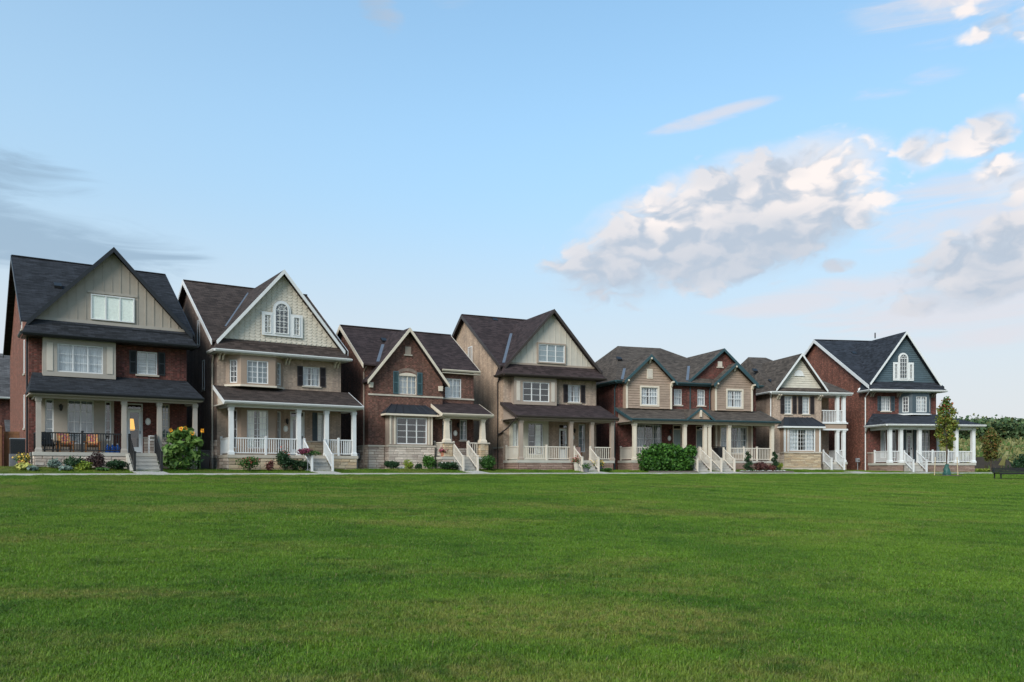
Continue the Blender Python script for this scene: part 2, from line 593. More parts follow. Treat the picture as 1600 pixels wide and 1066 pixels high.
def put(name, mesh, parent=None, loc=None, rz=0.0, scale=None):
    ob = bpy.data.objects.new(name, mesh)
    COL.objects.link(ob)
    if parent is not None:
        ob.parent = parent
    if loc is not None:
        ob.location = loc
    if rz:
        ob.rotation_euler = (0, 0, rz)
    if scale is not None:
        ob.scale = scale
    return ob


def tag(ob, label, cat, group=None, kind=None):
    ob['label'] = label
    if cat:
        ob['category'] = cat
    if group:
        ob['group'] = group
    if kind:
        ob['kind'] = kind
    return ob


def empty(name, loc, rz, label, cat, group=None):
    ob = put(name, None, None, loc, rz)
    ob.empty_display_size = .3
    return tag(ob, label, cat, group)


SHARED = {}


def shared(key, fn):
    if key not in SHARED:
        SHARED[key] = fn()
    return SHARED[key]


# ------------------------------------------------------------------ building parts
def wall(parent, name, x0, x1, z0, z1, y, ops, mat, t=.14, loc=None, rz=0.0):
    """a wall facing -y with openings (x0, x1, z0, z1) cut through it"""
    xs = sorted({x0, x1, *[v for o_ in ops for v in o_[:2] if x0 < v < x1]})
    zs = sorted({z0, z1, *[v for o_ in ops for v in o_[2:4] if z0 < v < z1]})
    m = MB()
    for a, bb in zip(xs, xs[1:]):
        run = None
        for c_, d in zip(zs, zs[1:]):
            mx, mz = (a + bb) / 2, (c_ + d) / 2
            hole = any(o_[0] < mx < o_[1] and o_[2] < mz < o_[3] for o_ in ops)
            if not hole:
                if run and abs(run[1] - c_) < 1e-9:
                    run[1] = d
                else:
                    if run:
                        m.poly([(a, y, run[0]), (bb, y, run[0]), (bb, y, run[1]), (a, y, run[1])])
                    run = [c_, d]
        if run:
            m.poly([(a, y, run[0]), (bb, y, run[0]), (bb, y, run[1]), (a, y, run[1])])
    for a, bb, c_, d in [o_[:4] for o_ in ops]:
        m.poly([(a, y, c_), (a, y + t, c_), (a, y + t, d), (a, y, d)])
        m.poly([(bb, y, c_), (bb, y, d), (bb, y + t, d), (bb, y + t, c_)])
        m.poly([(a, y, c_), (bb, y, c_), (bb, y + t, c_), (a, y + t, c_)])
        m.poly([(a, y, d), (a, y + t, d), (bb, y + t, d), (bb, y, d)])
    return m.build(name, mat, parent, loc, rz)


def curtain_mesh(w_, h, kind):
    m = MB()
    if kind == 'roller':
        m.poly([(0, 0, 0), (w_, 0, 0), (w_, 0, h), (0, 0, h)])
        return m
    if kind == 'blind':
        k = int(h / .11)
        for i in range(k):
            z = i * h / k
            m.poly([(0, .0, z), (w_, .0, z), (w_, .02, z + h / k * .96), (0, .02, z + h / k * .96)])
        return m
    nseg = max(6, int(w_ / .035))
    spans = [(0, w_)] if kind == 'full' else [(0, w_ * .36), (w_ * .64, w_)]
    for a, bb in spans:
        k = max(4, int((bb - a) / .035))
        pts = [(a + (bb - a) * i / k, .010 * math.sin(i * .9 + a * 9) + .006 * math.sin(i * 2.3)) for i in range(k + 1)]
        for p_, q in zip(pts, pts[1:]):
            m.poly([(p_[0], p_[1], 0), (q[0], q[1], 0), (q[0], q[1], h), (p_[0], p_[1], h)])
    return m


def window(parent, x, z, w_, h, y=0.0, rz=0.0, sash=2, grid=(2, 3), frame='vinyl_white', curtain=None, cmat='curtain_white',
           sill=None, casing=None, cw=.09, applied=False, hung=False, arch=0.0, proud=.07):
    """frame with one pane per sash; applied = stands proud of a clad wall with a dark sheet standing in for the unlit room"""
    fb, mb, br = .055, .055, .024
    m = MB()
    y0, y1 = (-proud, .05) if applied else (.035, .10)
    zt = h - arch
    m.box(0, fb, y0, y1, 0, zt)
    m.box(w_ - fb, w_, y0, y1, 0, zt)
    m.box(fb, w_ - fb, y0, y1, 0, fb)
    if not arch:
        m.box(fb, w_ - fb, y0, y1, h - fb, h)
    else:
        k = 12
        for i in range(k):
            t0, t1 = math.pi * i / k, math.pi * (i + 1) / k
            e = lambda t, r_: (w_ / 2 - (w_ / 2 - r_) * math.cos(t), y0, zt + (arch - r_) * math.sin(t))
            m.prism([e(t0, 0), e(t1, 0), e(t1, fb), e(t0, fb)], (0, y1 - y0, 0))
    cell = (w_ - 2 * fb - (sash - 1) * mb) / sash
    for i in range(1, sash):
        a = fb + i * cell + (i - 1) * mb
        m.box(a, a + mb, y0 + .005, y1, fb, zt - (0 if arch else fb))
    if hung:
        m.box(fb, w_ - fb, y0 + .01, y1, h * .5 - .03, h * .5 + .02)
    if casing:
        pass
    fr = m.build('window', frame, parent, (x, y, z), rz)
    if casing:
        for q in ((-cw, 0, -cw, h + cw), (w_, w_ + cw, -cw, h + cw), (0, w_, h, h + cw), (0, w_, -cw, 0)):
            MB().box(q[0], q[1], -.04 - (proud if applied else 0), .03, q[2], q[3]).build('casing', casing, fr)
    yp = y0 + min(.045, proud)
    ub = shared(('bar', frame), lambda: MB().box(-.5, .5, -.5, .5, -.5, .5).mesh('glazing_bar', frame))

    def bar(xa, xb_, za, zb_, d=.02):
        put('glazing_bar', ub, fr, ((xa + xb_) / 2, yb + .01, (za + zb_) / 2), 0, (xb_ - xa, d, zb_ - za))

    bars = MB()
    yb = yp - .012
    for i in range(sash):
        a = fb + i * (cell + mb)
        zz = zt - (0 if arch else fb)
        MB().poly([(a, yp, fb), (a + cell, yp, fb), (a + cell, yp, zz), (a, yp, zz)]).build('pane', 'glass', fr)
        gx, gz = grid
        for k in range(1, gx):
            xx = a + cell * k / gx
            bar(xx - br / 2, xx + br / 2, fb, zz)
        rows = range(1, gz)
        if hung:
            rows = [k for k in range(1, gz) if k > gz / 2]
        for k in rows:
            zk = fb + (zz - fb) * k / gz
            bar(a, a + cell, zk - br / 2, zk + br / 2, .017)
    if arch:
        MB().poly([(fb, yp, zt)] + [(w_ / 2 - (w_ / 2 - fb) * math.cos(math.pi * i / 10), yp, zt + (arch - fb) * math.sin(math.pi * i / 10))
                                    for i in range(11)]).build('pane', 'glass', fr)
        bar(fb, w_ - fb, zt - .02, zt + .02, .024)
        if arch > .25:
            for t in (.25, .5, .75):
                t *= math.pi
                dx_, dz_ = -math.cos(t), math.sin(t)
                bars.tube([(w_ / 2 + dx_ * .1, yp - .01, zt + dz_ * .1), (w_ / 2 + dx_ * (w_ / 2 - fb), yp - .01, zt + dz_ * (arch - fb))], .014, 4)
            bars.tube([(w_ / 2 - math.cos(math.pi * i / 8) * (w_ / 2) * .5, yp - .01, zt + math.sin(math.pi * i / 8) * arch * .5) for i in range(9)], .014, 4)
    if bars.v:
        bars.build('fan_bars', frame, fr)
    if curtain:
        c_ = curtain_mesh(w_ - 2 * fb, zt - 2 * fb, curtain)
        c_.build('blind' if curtain == 'blind' else 'curtain', 'blind_white' if curtain == 'blind' else cmat, fr, (fb, yp + (.012 if applied else .10), fb))
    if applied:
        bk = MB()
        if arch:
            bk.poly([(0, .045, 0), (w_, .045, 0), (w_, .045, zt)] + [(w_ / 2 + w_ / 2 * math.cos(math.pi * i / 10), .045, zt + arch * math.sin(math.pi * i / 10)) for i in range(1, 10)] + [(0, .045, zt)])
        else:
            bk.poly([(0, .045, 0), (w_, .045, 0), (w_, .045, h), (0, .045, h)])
        bk.build('dark_backing', 'interior_dark', fr)  # added dark sheet: the room's darkness behind the pane, as colour
    if sill:
        MB().box(-.08, w_ + .08, -.07, .06, -.09, -.004).build('sill', sill, fr)
    return fr


def shutter(parent, x, z, w_, h, mat, y=0.0):
    m = MB().box(0, .05, -.045, 0, 0, h).box(w_ - .05, w_, -.045, 0, 0, h)
    for a in (0, h * .5 - .03, h - .06):
        m.box(.05, w_ - .05, -.045, 0, a, a + .06)
    k = int(h / .055)
    for i in range(k):
        z_ = .06 + i * (h - .12) / k
        m.prism([(.05, -.012, z_), (w_ - .05, -.012, z_), (w_ - .05, -.036, z_ + .03), (.05, -.036, z_ + .03)], (0, .008, .006))
    m.box(.05, w_ - .05, -.010, -.004, .05, h - .05)
    return m.build('shutter', mat, parent, (x, y, z))


def door(parent, x, z, w_, h, mat, glass=None, transom=.28, frame='trim_white', y=0.0, storm=False):
    """leaf set in a frame with a transom light over it"""
    hd = h - transom
    m = MB().box(0, .07, .02, .12, 0, h).box(w_ - .07, w_, .02, .12, 0, h).box(.07, w_ - .07, .02, .12, h - .06, h)
    m.box(.07, w_ - .07, .02, .12, hd - .03, hd + .03)
    d = m.build('door', frame, parent, (x, y, z))
    MB().poly([(.07, .06, hd + .03), (w_ - .07, .06, hd + .03), (w_ - .07, .06, h - .06), (.07, .06, h - .06)]).build('transom_pane', 'glass', d)
    lf = MB()
    a0, a1, b0, b1 = .075, w_ - .075, .03, hd - .035
    if glass:
        gx0, gx1, gz0, gz1 = a0 + .11, a1 - .11, b0 + (hd * glass[0]), b1 - .13
        lf.box(a0, gx0, .065, .105, b0, b1).box(gx1, a1, .065, .105, b0, b1)
        lf.box(gx0, gx1, .065, .105, b0, gz0).box(gx0, gx1, .065, .105, gz1, b1)
        MB().poly([(gx0, .085, gz0), (gx1, .085, gz0), (gx1, .085, gz1), (gx0, .085, gz1)]).build('pane', 'glass', d)
        if glass[1]:
            for k in range(1, glass[1]):
                zk = gz0 + (gz1 - gz0) * k / glass[1]
                MB().box(gx0, gx1, .07, .09, zk - .014, zk + .014).build('glazing_bar', frame, d)
    else:
        lf.box(a0, a1, .07, .105, b0, b1)
        for c0, c1 in ((.12, .36), (.42, .92)):
            for e0, e1 in ((.16, .47), (.53, .84)):
                ww, hh = a1 - a0, b1 - b0
                lf.box(a0 + ww * e0, a0 + ww * e1, .055, .072, b0 + hh * c0, b0 + hh * c1)
    lf.build('leaf', mat, d)
    MB().box(a1 - .07, a1 - .045, .0, .06, hd * .44, hd * .44 + .14).build('handle', 'metal_black', d)
    return d


def baluster_mesh(h, mat):
    return shared(('bal', round(h, 3), mat), lambda: MB().box(-.017, .017, -.017, .017, 0, h).mesh('baluster', mat))


def railing(parent, p0, p1, z, mat, h=.92, gap=.135, posts=(), name='railing'):
    """level railing between two points (x, y) of the porch; newels at the given fractions"""
    d = Vector((p1[0] - p0[0], p1[1] - p0[1], 0))
    L = d.length
    a = math.atan2(d.y, d.x)
    m = MB().box(0, L, -.032, .032, h - .06, h).box(0, L, -.022, .022, .08, .13)
    for t in posts:
        m.sq(t * L, 0, [(.05, 0), (.05, h + .05), (.062, h + .05), (.062, h + .075), (.03, h + .1)])
    r_ = m.build(name, mat, parent, (p0[0], p0[1], z), a)
    k = max(2, int(L / gap))
    me = baluster_mesh(h - .19, mat)
    for i in range(1, k):
        put('baluster', me, r_, (L * i / k, 0, .13))
    return r_


def stair_rail(parent, x, y0, z0, y1, z1, mat, h=.86):
    """sloping handrail of a flight going from (y0, z0) at the top to (y1, z1) at the foot"""
    m = MB()
    for hh, th in ((h, .06), (.16, .045)):
        m.prism([(x - .03, y0, z0 + hh - th), (x - .03, y1, z1 + hh - th), (x - .03, y1, z1 + hh), (x - .03, y0, z0 + hh)], (.06, 0, 0))
    m.sq(x, y1, [(.05, z1 - .05), (.05, z1 + h + .04), (.062, z1 + h + .04), (.062, z1 + h + .07), (.03, z1 + h + .09)])
    m.sq(x, y0, [(.05, z0 - .02), (.05, z0 + h + .06), (.062, z0 + h + .06), (.03, z0 + h + .09)])
    r_ = m.build('handrail', mat, parent)
    L = abs(y1 - y0)
    k = int(L / .14)
    me = baluster_mesh(h - .2, mat)
    for i in range(1, k):
        t = i / k
        put('baluster', me, r_, (x, y0 + (y1 - y0) * t, z0 + (z1 - z0) * t + .15))
    return r_


def stairs(parent, x0, x1, y, zt, zb, tread=.27, mat='concrete'):
    """flight in front of the porch: each step is a block; returns the y of its foot"""
    k = max(2, round((zt - zb) / .18))
    rise = (zt - zb) / k
    st = MB().box(x0 + .04, x1 - .04, y - .02, y + .1, zb - .3, zt - rise - .03).build('stairs', mat, parent)
    for i in range(1, k + 1):
        top = zt - rise * i
        if top < zb + .02:
            break
        me = MB().box(x0, x1, y - tread * i - .02, y - tread * (i - 1), zb - .35, top - .045)
        me.box(x0 - .01, x1 + .01, y - tread * i - .045, y - tread * (i - 1), top - .045, top)
        me.build('step', mat, st)
    return y - tread * (k - 1)


STONE_MESH = None


def stone_meshes():
    out = []
    for i in range(5):
        rr = random.Random(40 + i)
        m = MB()
        j = lambda s_: rr.uniform(-s_, s_)
        bk = [(-.5, 1, -.5), (.5, 1, -.5), (.5, 1, .5), (-.5, 1, .5)]
        md = [(-.5, .25 + j(.1), -.5), (.5, .25 + j(.1), -.5), (.5, .25 + j(.1), .5), (-.5, .25 + j(.1), .5)]
        ft = [(-.44 + j(.03), j(.12), -.38 + j(.07)), (.44 + j(.03), j(.12), -.38 + j(.07)), (.44 + j(.03), j(.12), .38 + j(.07)), (-.44 + j(.03), j(.12), .38 + j(.07))]
        m.v = bk + md + ft
        m.f = [(0, 1, 5, 4), (1, 2, 6, 5), (2, 3, 7, 6), (3, 0, 4, 7), (4, 5, 9, 8), (5, 6, 10, 9), (6, 7, 11, 10), (7, 4, 8, 11), (8, 9, 10, 11)]
        out.append(m)
    return out


def stonework(parent, x0, x1, z0, z1, y, mat, ch=.16, lmin=.28, lmax=.7, rz=0.0, org=(0, 0)):
    """coursed stones standing proud of a mortar bed; facing -y (turned by rz about org)"""
    ml = [shared(('stone', i, mat), lambda i=i: stone_meshes()[i].mesh('stone', mat)) for i in range(5)]
    n_ = max(1, round((z1 - z0) / ch))
    hh = (z1 - z0) / n_
    ca, sa = math.cos(rz), math.sin(rz)
    for r_ in range(n_):
        x = x0
        while x < x1 - .02:
            L = random.uniform(lmin, lmax)
            if x1 - x - L < lmin * .7:
                L = x1 - x
            cx, cz = x + L / 2, z0 + hh * (r_ + .5)
            px_, py_ = cx, y - random.uniform(.018, .042)
            ob = put('stone', random.choice(ml), parent, (org[0] + px_ * ca - py_ * sa, org[1] + px_ * sa + py_ * ca, cz), rz, (L - .016, .06, hh - .016))
            if random.random() < .5:
                ob.scale.x *= -1
            x += L


def rake(parent, pa, pb, y0, y1, hgt, mat, name='rake_board'):
    """sloping fascia between (x, z) points, its upper edge on the line"""
    m = MB().prism([(pa[0], y0, pa[1]), (pb[0], y0, pb[1]), (pb[0], y0, pb[1] - hgt), (pa[0], y0, pa[1] - hgt)], (0, y1 - y0, 0))
    return m.build(name, mat, parent)


def slab(parent, name, polys, mat, t=.1):
    m = MB()
    for p_ in polys:
        m.prism(p_, (0, 0, -t))
    return m.build(name, mat, parent)


def gutter(parent, pts, mat, r=.07, name='gutter'):
    """eaves trough: moulded profile swept along points with mitred corners (drawn as boxes end to end)"""
    for a, c_ in zip(pts, pts[1:]):
        a, c_ = Vector(a), Vector(c_)
        d = c_ - a
        ang = math.atan2(d.y, d.x)
        L = d.length
        m = MB().prism([(0, 0, 0), (0, -.11, 0), (0, -.11, -.05), (0, -.06, -.13), (0, 0, -.13)], (L, 0, 0))
        m.build(name, mat, parent, a, ang)


def downspout(parent, pts, mat):
    return MB().tube(pts, .045, 6).build('downspout', mat, parent)


def plaque(parent, x, z, y=0.0):
    m = MB()
    k = 18
    m.prism([(.13 * math.cos(2 * math.pi * i / k), 0, .18 * math.sin(2 * math.pi * i / k)) for i in range(k)], (0, -.03, 0))
    pq = m.build('house_number_plaque', 'plaque_white', parent, (x, y, z))
    m = MB()
    for i in range(k):
        t0, t1 = 2 * math.pi * i / k, 2 * math.pi * (i + 1) / k
        m.prism([(.11 * math.cos(t0), -.031, .155 * math.sin(t0)), (.11 * math.cos(t1), -.031, .155 * math.sin(t1)),
                 (.098 * math.cos(t1), -.031, .142 * math.sin(t1)), (.098 * math.cos(t0), -.031, .142 * math.sin(t0))], (0, -.006, 0))
    m.build('rim', 'steel_grey', pq)


def wall_lamp(parent, x, z, y=0.0):
    m = MB().box(-.05, .05, -.03, 0, -.1, .12).tube([(0, -.02, .08), (0, -.1, .16), (0, -.14, .13)], .012, 6)
    m.lathe(0, -.14, [(.02, .13), (.09, .07), (.085, .06), (.06, -.14), (.03, -.17), (.01, -.2)], 6)
    return m.build('wall_lamp', 'metal_black', parent, (x, y, z))


def bracket(parent, x, z, y, mat):
    m = MB()
    for dx_ in (-.09, .09):
        m.prism([(dx_ - .045, y, z), (dx_ - .045, y - .38, z), (dx_ - .045, y - .38, z - .08), (dx_ - .045, y - .22, z - .12), (dx_ - .045, y - .08, z - .34), (dx_ - .045, y, z - .36)], (.09, 0, 0))
    return m.build('eave_bracket', mat, parent, (x, 0, 0))


def posts(parent, xs, y, z0, z1, half, mat, taper=0.0):
    for x in xs:
        a = half
        MB().sq(x, y, [(a * 1.35, z0), (a * 1.35, z0 + .12), (a * 1.12, z0 + .18), (a, z0 + .22), (a * (1 - taper), z1 - .2), (a * (1.15 - taper), z1 - .17),
                       (a * (1.25 - taper), z1 - .12), (a * (1.3 - taper), z1)]).build('porch_post', mat, parent)


def vent_cap(parent, x, y, z, mat='metal_black'):
    MB().prism([(-.18, 0, -.1), (.18, 0, -.1), (.18, .35, .13), (-.18, .35, .13)], (0, -.03, .12)).build('roof_vent', mat, parent, (x, y, z))


def clip_tri(xl, xr, zb, xp, zp, z):
    """left and right x of a triangle at height z"""
    t = (z - zb) / (zp - zb)
    return xl + (xp - xl) * t, xr + (xp - xr) * t


def lap_boards(parent, tri, y, mat, exp=.17, rect=None):
    """one sloping board per course over a gable (xl, xr, zb, xp, zp) and/or a rectangle below it"""
    courses = []
    if rect:
        x0, x1, z0, z1 = rect
        k = round((z1 - z0) / exp)
        courses += [(x0, x1, x0, x1, z0 + (z1 - z0) * i / k, z0 + (z1 - z0) * (i + 1) / k) for i in range(k)]
    if tri:
        xl, xr, zb, xp, zp = tri
        k = round((zp - zb) / exp)
        for i in range(k):
            a, c_ = zb + (zp - zb) * i / k, zb + (zp - zb) * (i + 1) / k
            p_, q = clip_tri(xl, xr, zb, xp, zp, a), clip_tri(xl, xr, zb, xp, zp, c_)
            courses.append((p_[0], p_[1], q[0], q[1], a, c_))
    for a0, a1, b0, b1, za, zb_ in courses:
        MB().prism([(a0, y - .034, za), (a1, y - .034, za), (b1, y - .006, zb_), (b0, y - .006, zb_)], (0, .03, 0)).build('board', mat, parent)


def battens(parent, tri, y, mat, step=.42, phase=.2, zmin=None):
    xl, xr, zb, xp, zp = tri
    x = xl + phase
    while x < xr:
        t = (x - xl) / (xp - xl) if x < xp else (xr - x) / (xr - xp)
        zt = zb + (zp - zb) * t
        if zt - zb > .12:
            MB().box(x - .03, x + .03, y - .022, y, zb if zmin is None else zmin, zt - .02).build('batten', mat, parent)
        x += step

# ------------------------------------------------------------------ house assemblies (local frame: x along the front, y into the plot)
def shell(h, w_, dp, yr, zr, ye, ze, mat, ops, side=None, roof='roof_brown', trim='trim_white', ov=.33, xr=None, zbase=-.4, ft=.1, zfl=(4.15, 7.0)):
    """brick box with a ridge parallel to the street"""
    k = (zr - ze) / (yr - ye)
    zf = ze + (0 - ye) * k - ft - .02
    yb = 2 * yr - ye
    kb = k
    wall(h, 'wall', 0, w_, zbase, zf, 0, ops, mat)
    m = MB()
    for x in (0, w_):
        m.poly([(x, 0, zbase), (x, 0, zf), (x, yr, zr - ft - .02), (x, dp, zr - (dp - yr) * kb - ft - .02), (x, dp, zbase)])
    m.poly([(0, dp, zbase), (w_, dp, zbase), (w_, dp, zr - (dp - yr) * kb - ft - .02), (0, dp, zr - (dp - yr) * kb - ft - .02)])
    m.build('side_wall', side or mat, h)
    xr = xr if xr is not None else w_ + ov
    slab(h, 'roof', [[(-ov, ye, ze), (xr, ye, ze), (xr, yr, zr), (-ov, yr, zr)],
                     [(-ov, yr, zr), (xr, yr, zr), (xr, yb, ze), (-ov, yb, ze)]], roof, ft)
    MB().box(-ov, xr, yr - .12, yr + .12, zr - .03, zr + .025).build('ridge_cap', roof, h)
    for x in (-ov - .035, xr):
        for ya, za, yc, zc in ((ye, ze, yr, zr), (yr, zr, yb, ze)):
            MB().prism([(x, ya, za + .01), (x, yc, zc + .01), (x, yc, zc - .27), (x, ya, za - .27)], (.035, 0, 0)).build('rake_board', trim, h)
    m = MB()
    for z in zfl:
        if z < zf:
            m.box(.16, w_ - .16, .16, 3.4, z, z + .2)
    m.box(.16, w_ - .16, 3.4, 3.5, .5, zf - .1)
    m.build('interior_partition', 'interior_dark', h)
    return k


def gable(h, xl, xr, zb, xp, zp, yo, slope, roof, trim, hgt=.27, face=None, y=0.0, yback=None, flash=False, base=None):
    """front gable: two roof slopes running back to the valleys, rake boards and the triangle of wall"""
    ye, ze, k = slope
    back = lambda z: (ye + (z - ze) / k) if yback is None else max(yback, ye + (z - ze) / k)
    slab(h, 'gable_roof', [[(xl, yo, zb), (xp, yo, zp), (xp, back(zp) + .05, zp), (xl, back(zb) + .05, zb)],
                           [(xp, yo, zp), (xr, yo, zb), (xr, back(zb) + .05, zb), (xp, back(zp) + .05, zp)]], roof, .1)
    for a in (xl, xr):
        rake(h, (a, zb + .012), (xp, zp + .012), yo - .045, yo, hgt, trim)
    if face:
        fb = base if base is not None else zb
        s_ = (zp - zb) / (xp - xl)
        off = .16
        x0 = xl + (fb + off - zb) / s_
        x1 = xr - (fb + off - zb) / ((zp - zb) / (xr - xp))
        MB().prism([(x0, y, fb), (x1, y, fb), (xp, y, zp - off)], (0, .12, 0)).build('gable_wall', face, h)
        return (x0, x1, fb, xp, zp - off)


def valley(h, xl, zb, xp, zp, slope, mat='flashing', t0=.0, t1=1.0, wd=.17):
    """metal strip in the valley where a gable slope meets the main slope"""
    ye, ze, k = slope
    P = lambda t: Vector((xl + (xp - xl) * t, ye + (zb + (zp - zb) * t - ze) / k, zb + (zp - zb) * t + .02))
    a, c_ = P(t0), P(t1)
    MB().poly([a + Vector((-wd, 0, .01)), a + Vector((.05, 0, .02)), c_ + Vector((.05, 0, .02)), c_ + Vector((-wd, 0, .01))]).build('valley_flashing', mat, h)


def skirt(h, w_, zb, ye, ze, roof, trim, ov=.33, ret=.7, retx=None):
    """pent roof between the second storey and the gable, returned round the corners"""
    a, c_ = -ov, w_ + ov
    slab(h, 'skirt_roof', [[(a, ye, ze), (c_, ye, ze), (w_, -.002, zb), (0, -.002, zb)],
                           [(a, ye, ze), (0, -.002, zb), (0, ret, zb - .03), (a, ret, ze)],
                           [(c_, ye, ze), (c_, ret, ze), (w_, ret, zb - .03), (w_, -.002, zb)]], roof, .07)
    MB().box(a + .03, c_ - .03, ye + .03, -.002, ze - .16, ze - .11).build('soffit', trim, h)
    MB().box(a + .03, -.002, .002, ret, ze - .16, ze - .11).build('soffit', trim, h)
    gutter(h, [(a, ye, ze - .005), (c_, ye, ze - .005)], trim)
    gutter(h, [(a, ret, ze - .005), (a, ye, ze - .005)], trim)
    gutter(h, [(c_, ye, ze - .005), (c_, ret, ze - .005)], trim)


def bay_box(h, x0, x1, y, z0, z1, ops, mat, corner=None):
    """flat-fronted box standing out from the wall"""
    wall(h, 'bay_front', x0, x1, z0, z1, y, ops, mat, .1)
    m = MB().box(x0, x0 + .1, y + .101, -.002, z0, z1).box(x1 - .1, x1, y + .101, -.002, z0, z1)
    m.box(x0 + .1, x1 - .1, y + .101, -.002, z0, z0 + .06).box(x0 + .1, x1 - .1, y + .101, -.002, z1 - .06, z1)
    m.build('bay_side', mat, h)
    if corner:
        for x in (x0 - .012, x1 - .1):
            MB().box(x, x + .112, y - .02, y + .1, z0, z1).build('corner_board', corner, h)


def porch_floor(h, x0, x1, y, zd, zg, base, band='concrete_light', lip=.06):
    MB().box(x0, x1, y, -.003, zd - .17, zd).build('porch_slab', band, h)
    MB().box(x0 + lip, x1 - lip, y + lip, -.003, -.4, zd - .171).build('porch_base', base, h)


def porch_roof(h, x0, x1, ye, ze, zt, roof, trim, beam, yb, zb, ov=.2, style='gable', soft=None, bh=.24):
    """lean-to roof over the porch with ceiling, beam, gutter"""
    a, c_ = x0 - ov, x1 + ov
    if style == 'hip':
        slab(h, 'porch_roof', [[(a, ye, ze), (c_, ye, ze), (x1 - .15, -.002, zt), (x0 + .1, -.002, zt)],
                               [(a, ye, ze), (x0 + .1, -.002, zt), (a, -.002, ze)],
                               [(c_, ye, ze), (c_, -.002, ze), (x1 - .15, -.002, zt)]], roof, .08)
    else:
        slab(h, 'porch_roof', [[(a, ye, ze), (c_, ye, ze), (c_, -.002, zt), (a, -.002, zt)]], roof, .08)
        for x in (a - .03, c_):
            MB().prism([(x, ye, ze + .012), (x, -.004, zt + .012), (x, -.004, zt - .2), (x, ye, ze - .2)], (.03, 0, 0)).build('rake_board', trim, h)
        for x in (x0 + .02, x1 - .1):
            MB().prism([(x, ye + .35, ze - .14), (x, -.004, ze - .14), (x, -.004, zt - .1)], (.08, 0, 0)).build('porch_gable', soft or beam, h)
    MB().box(a + .02, c_ - .02, ye + .03, -.004, ze - .19, ze - .13).build('porch_ceiling', soft or beam, h)
    gutter(h, [(a, ye, ze), (c_, ye, ze)], trim)
    MB().box(x0 + .06, x1 - .06, yb - .11, yb + .11, zb - bh, ze - .191).build('porch_beam', beam, h)
    MB().box(x0 + .06, x0 + .26, yb + .112, -.004, zb - bh, ze - .191).build('porch_beam', beam, h)
    MB().box(x1 - .26, x1 - .06, yb + .112, -.004, zb - bh, ze - .191).build('porch_beam', beam, h)


def metal_bay_roof(h, xt0, xt1, zt, xb0, xb1, yb, zb, trim, ribs=6):
    sl = slab(h, 'bay_roof', [[(xb0, yb, zb), (xb1, yb, zb), (xt1, -.002, zt), (xt0, -.002, zt)],
                              [(xb0, yb, zb), (xt0, -.002, zt), (xb0, -.002, zb)],
                              [(xb1, yb, zb), (xb1, -.002, zb), (xt1, -.002, zt)]], 'metal_roof', .05)
    for i in range(ribs + 1):
        t = i / ribs
        p_, q = (xb0 + (xb1 - xb0) * t, yb, zb + .02), (xt0 + (xt1 - xt0) * t, -.01, zt + .02)
        MB().tube([p_, q], .025, 4).build('standing_seam', 'metal_roof', sl)
    MB().box(xb0 - .02, xb1 + .02, yb - .03, -.004, zb - .17, zb - .06).build('bay_cornice', trim, h)


def side_window(h, y, z, w_, hh, sill='concrete_light', frame='vinyl_white'):
    f = window(h, -.002, z, w_, hh, y + w_ / 2, R(-90), 1, (1, 1), frame, None, applied=True, proud=.025)
    MB().box(-.06, w_ + .06, -.06, 0, -.1, -.004).build('sill', sill, f)


def house(X, Y, th, label, name='brick_house'):
    return empty(name, (X, Y, 0), R(th), label, 'house', 'houses along the crescent')


# ================================================================== house 1: red brick, black roof
h1 = house(-23.52, 40.5, 34.4, 'red brick house with black roof and taupe gable, black porch railing, sunflowers in front')
w_ = 7.34
door_op = (4.37, 5.16, 1.14, 3.70)
SL1 = (-.25, 7.5, (12.1 - 7.5) / (6.8 + .25))
shell(h1, w_, 13.6, 6.8, 12.1, -.25, 7.5, 'brick_red',
      [door_op, (6.08, 6.48, 1.75, 3.73), (4.88, 5.87, 5.24, 6.44), (.8, 3.5, 1.5, 3.6), (.8, 3.6, 5.0, 6.7)], 'brick_red_lit', 'roof_black', 'trim_black')
tri = gable(h1, -.12, 7.54, 7.45, 3.71, 11.56, -.42, SL1, 'roof_black', 'trim_black', .26, 'siding_taupe', base=7.62)
battens(h1, tri, 0, 'siding_taupe', .40, .3)
MB().box(tri[0], tri[1], -.05, 0, 7.62, 7.78).build('base_board', 'trim_greige', h1)
MB().box(2.55, 4.9, -.045, 0, 9.2, 9.32).build('head_board', 'trim_greige', h1)
window(h1, 2.71, 7.86, 2.03, 1.28, -.02, 0, 3, (1, 1), 'vinyl_white', 'roller', 'curtain_glare_ivory', applied=True)  # pale sheet behind the glass paints in the panes' bright sky reflection
skirt(h1, w_, 7.66, -.85, 6.86, 'roof_black', 'trim_black')
bay_box(h1, .56, 3.80, -.45, 4.85, 6.72, [(1.18, 3.21, 5.08, 6.46)], 'trim_greige')
for x in (.72, 3.39):
    MB().box(x, x + .27, -.475, -.451, 5.1, 6.48).build('bay_panel', 'panel_light', h1)
window(h1, 1.18, 5.08, 2.03, 1.38, -.45, 0, 3, (1, 3), 'vinyl_white', 'full', 'curtain_white')
window(h1, 4.88, 5.24, .99, 1.2, 0, 0, 2, (1, 3), 'vinyl_white', 'blind', sill='limestone')
shutter(h1, 4.51, 5.24, .34, 1.22, 'shutter_black')
shutter(h1, 5.91, 5.24, .34, 1.22, 'shutter_black')
bay_box(h1, .52, 3.74, -.3, 1.1, 3.8, [(.67, 1.04, 1.75, 3.72), (1.64, 2.81, 1.55, 3.74), (3.32, 3.61, 1.75, 3.73)], 'siding_taupe')
window(h1, .67, 1.75, .37, 1.97, -.3, 0, 1, (1, 4), 'vinyl_white', 'full', 'curtain_grey')
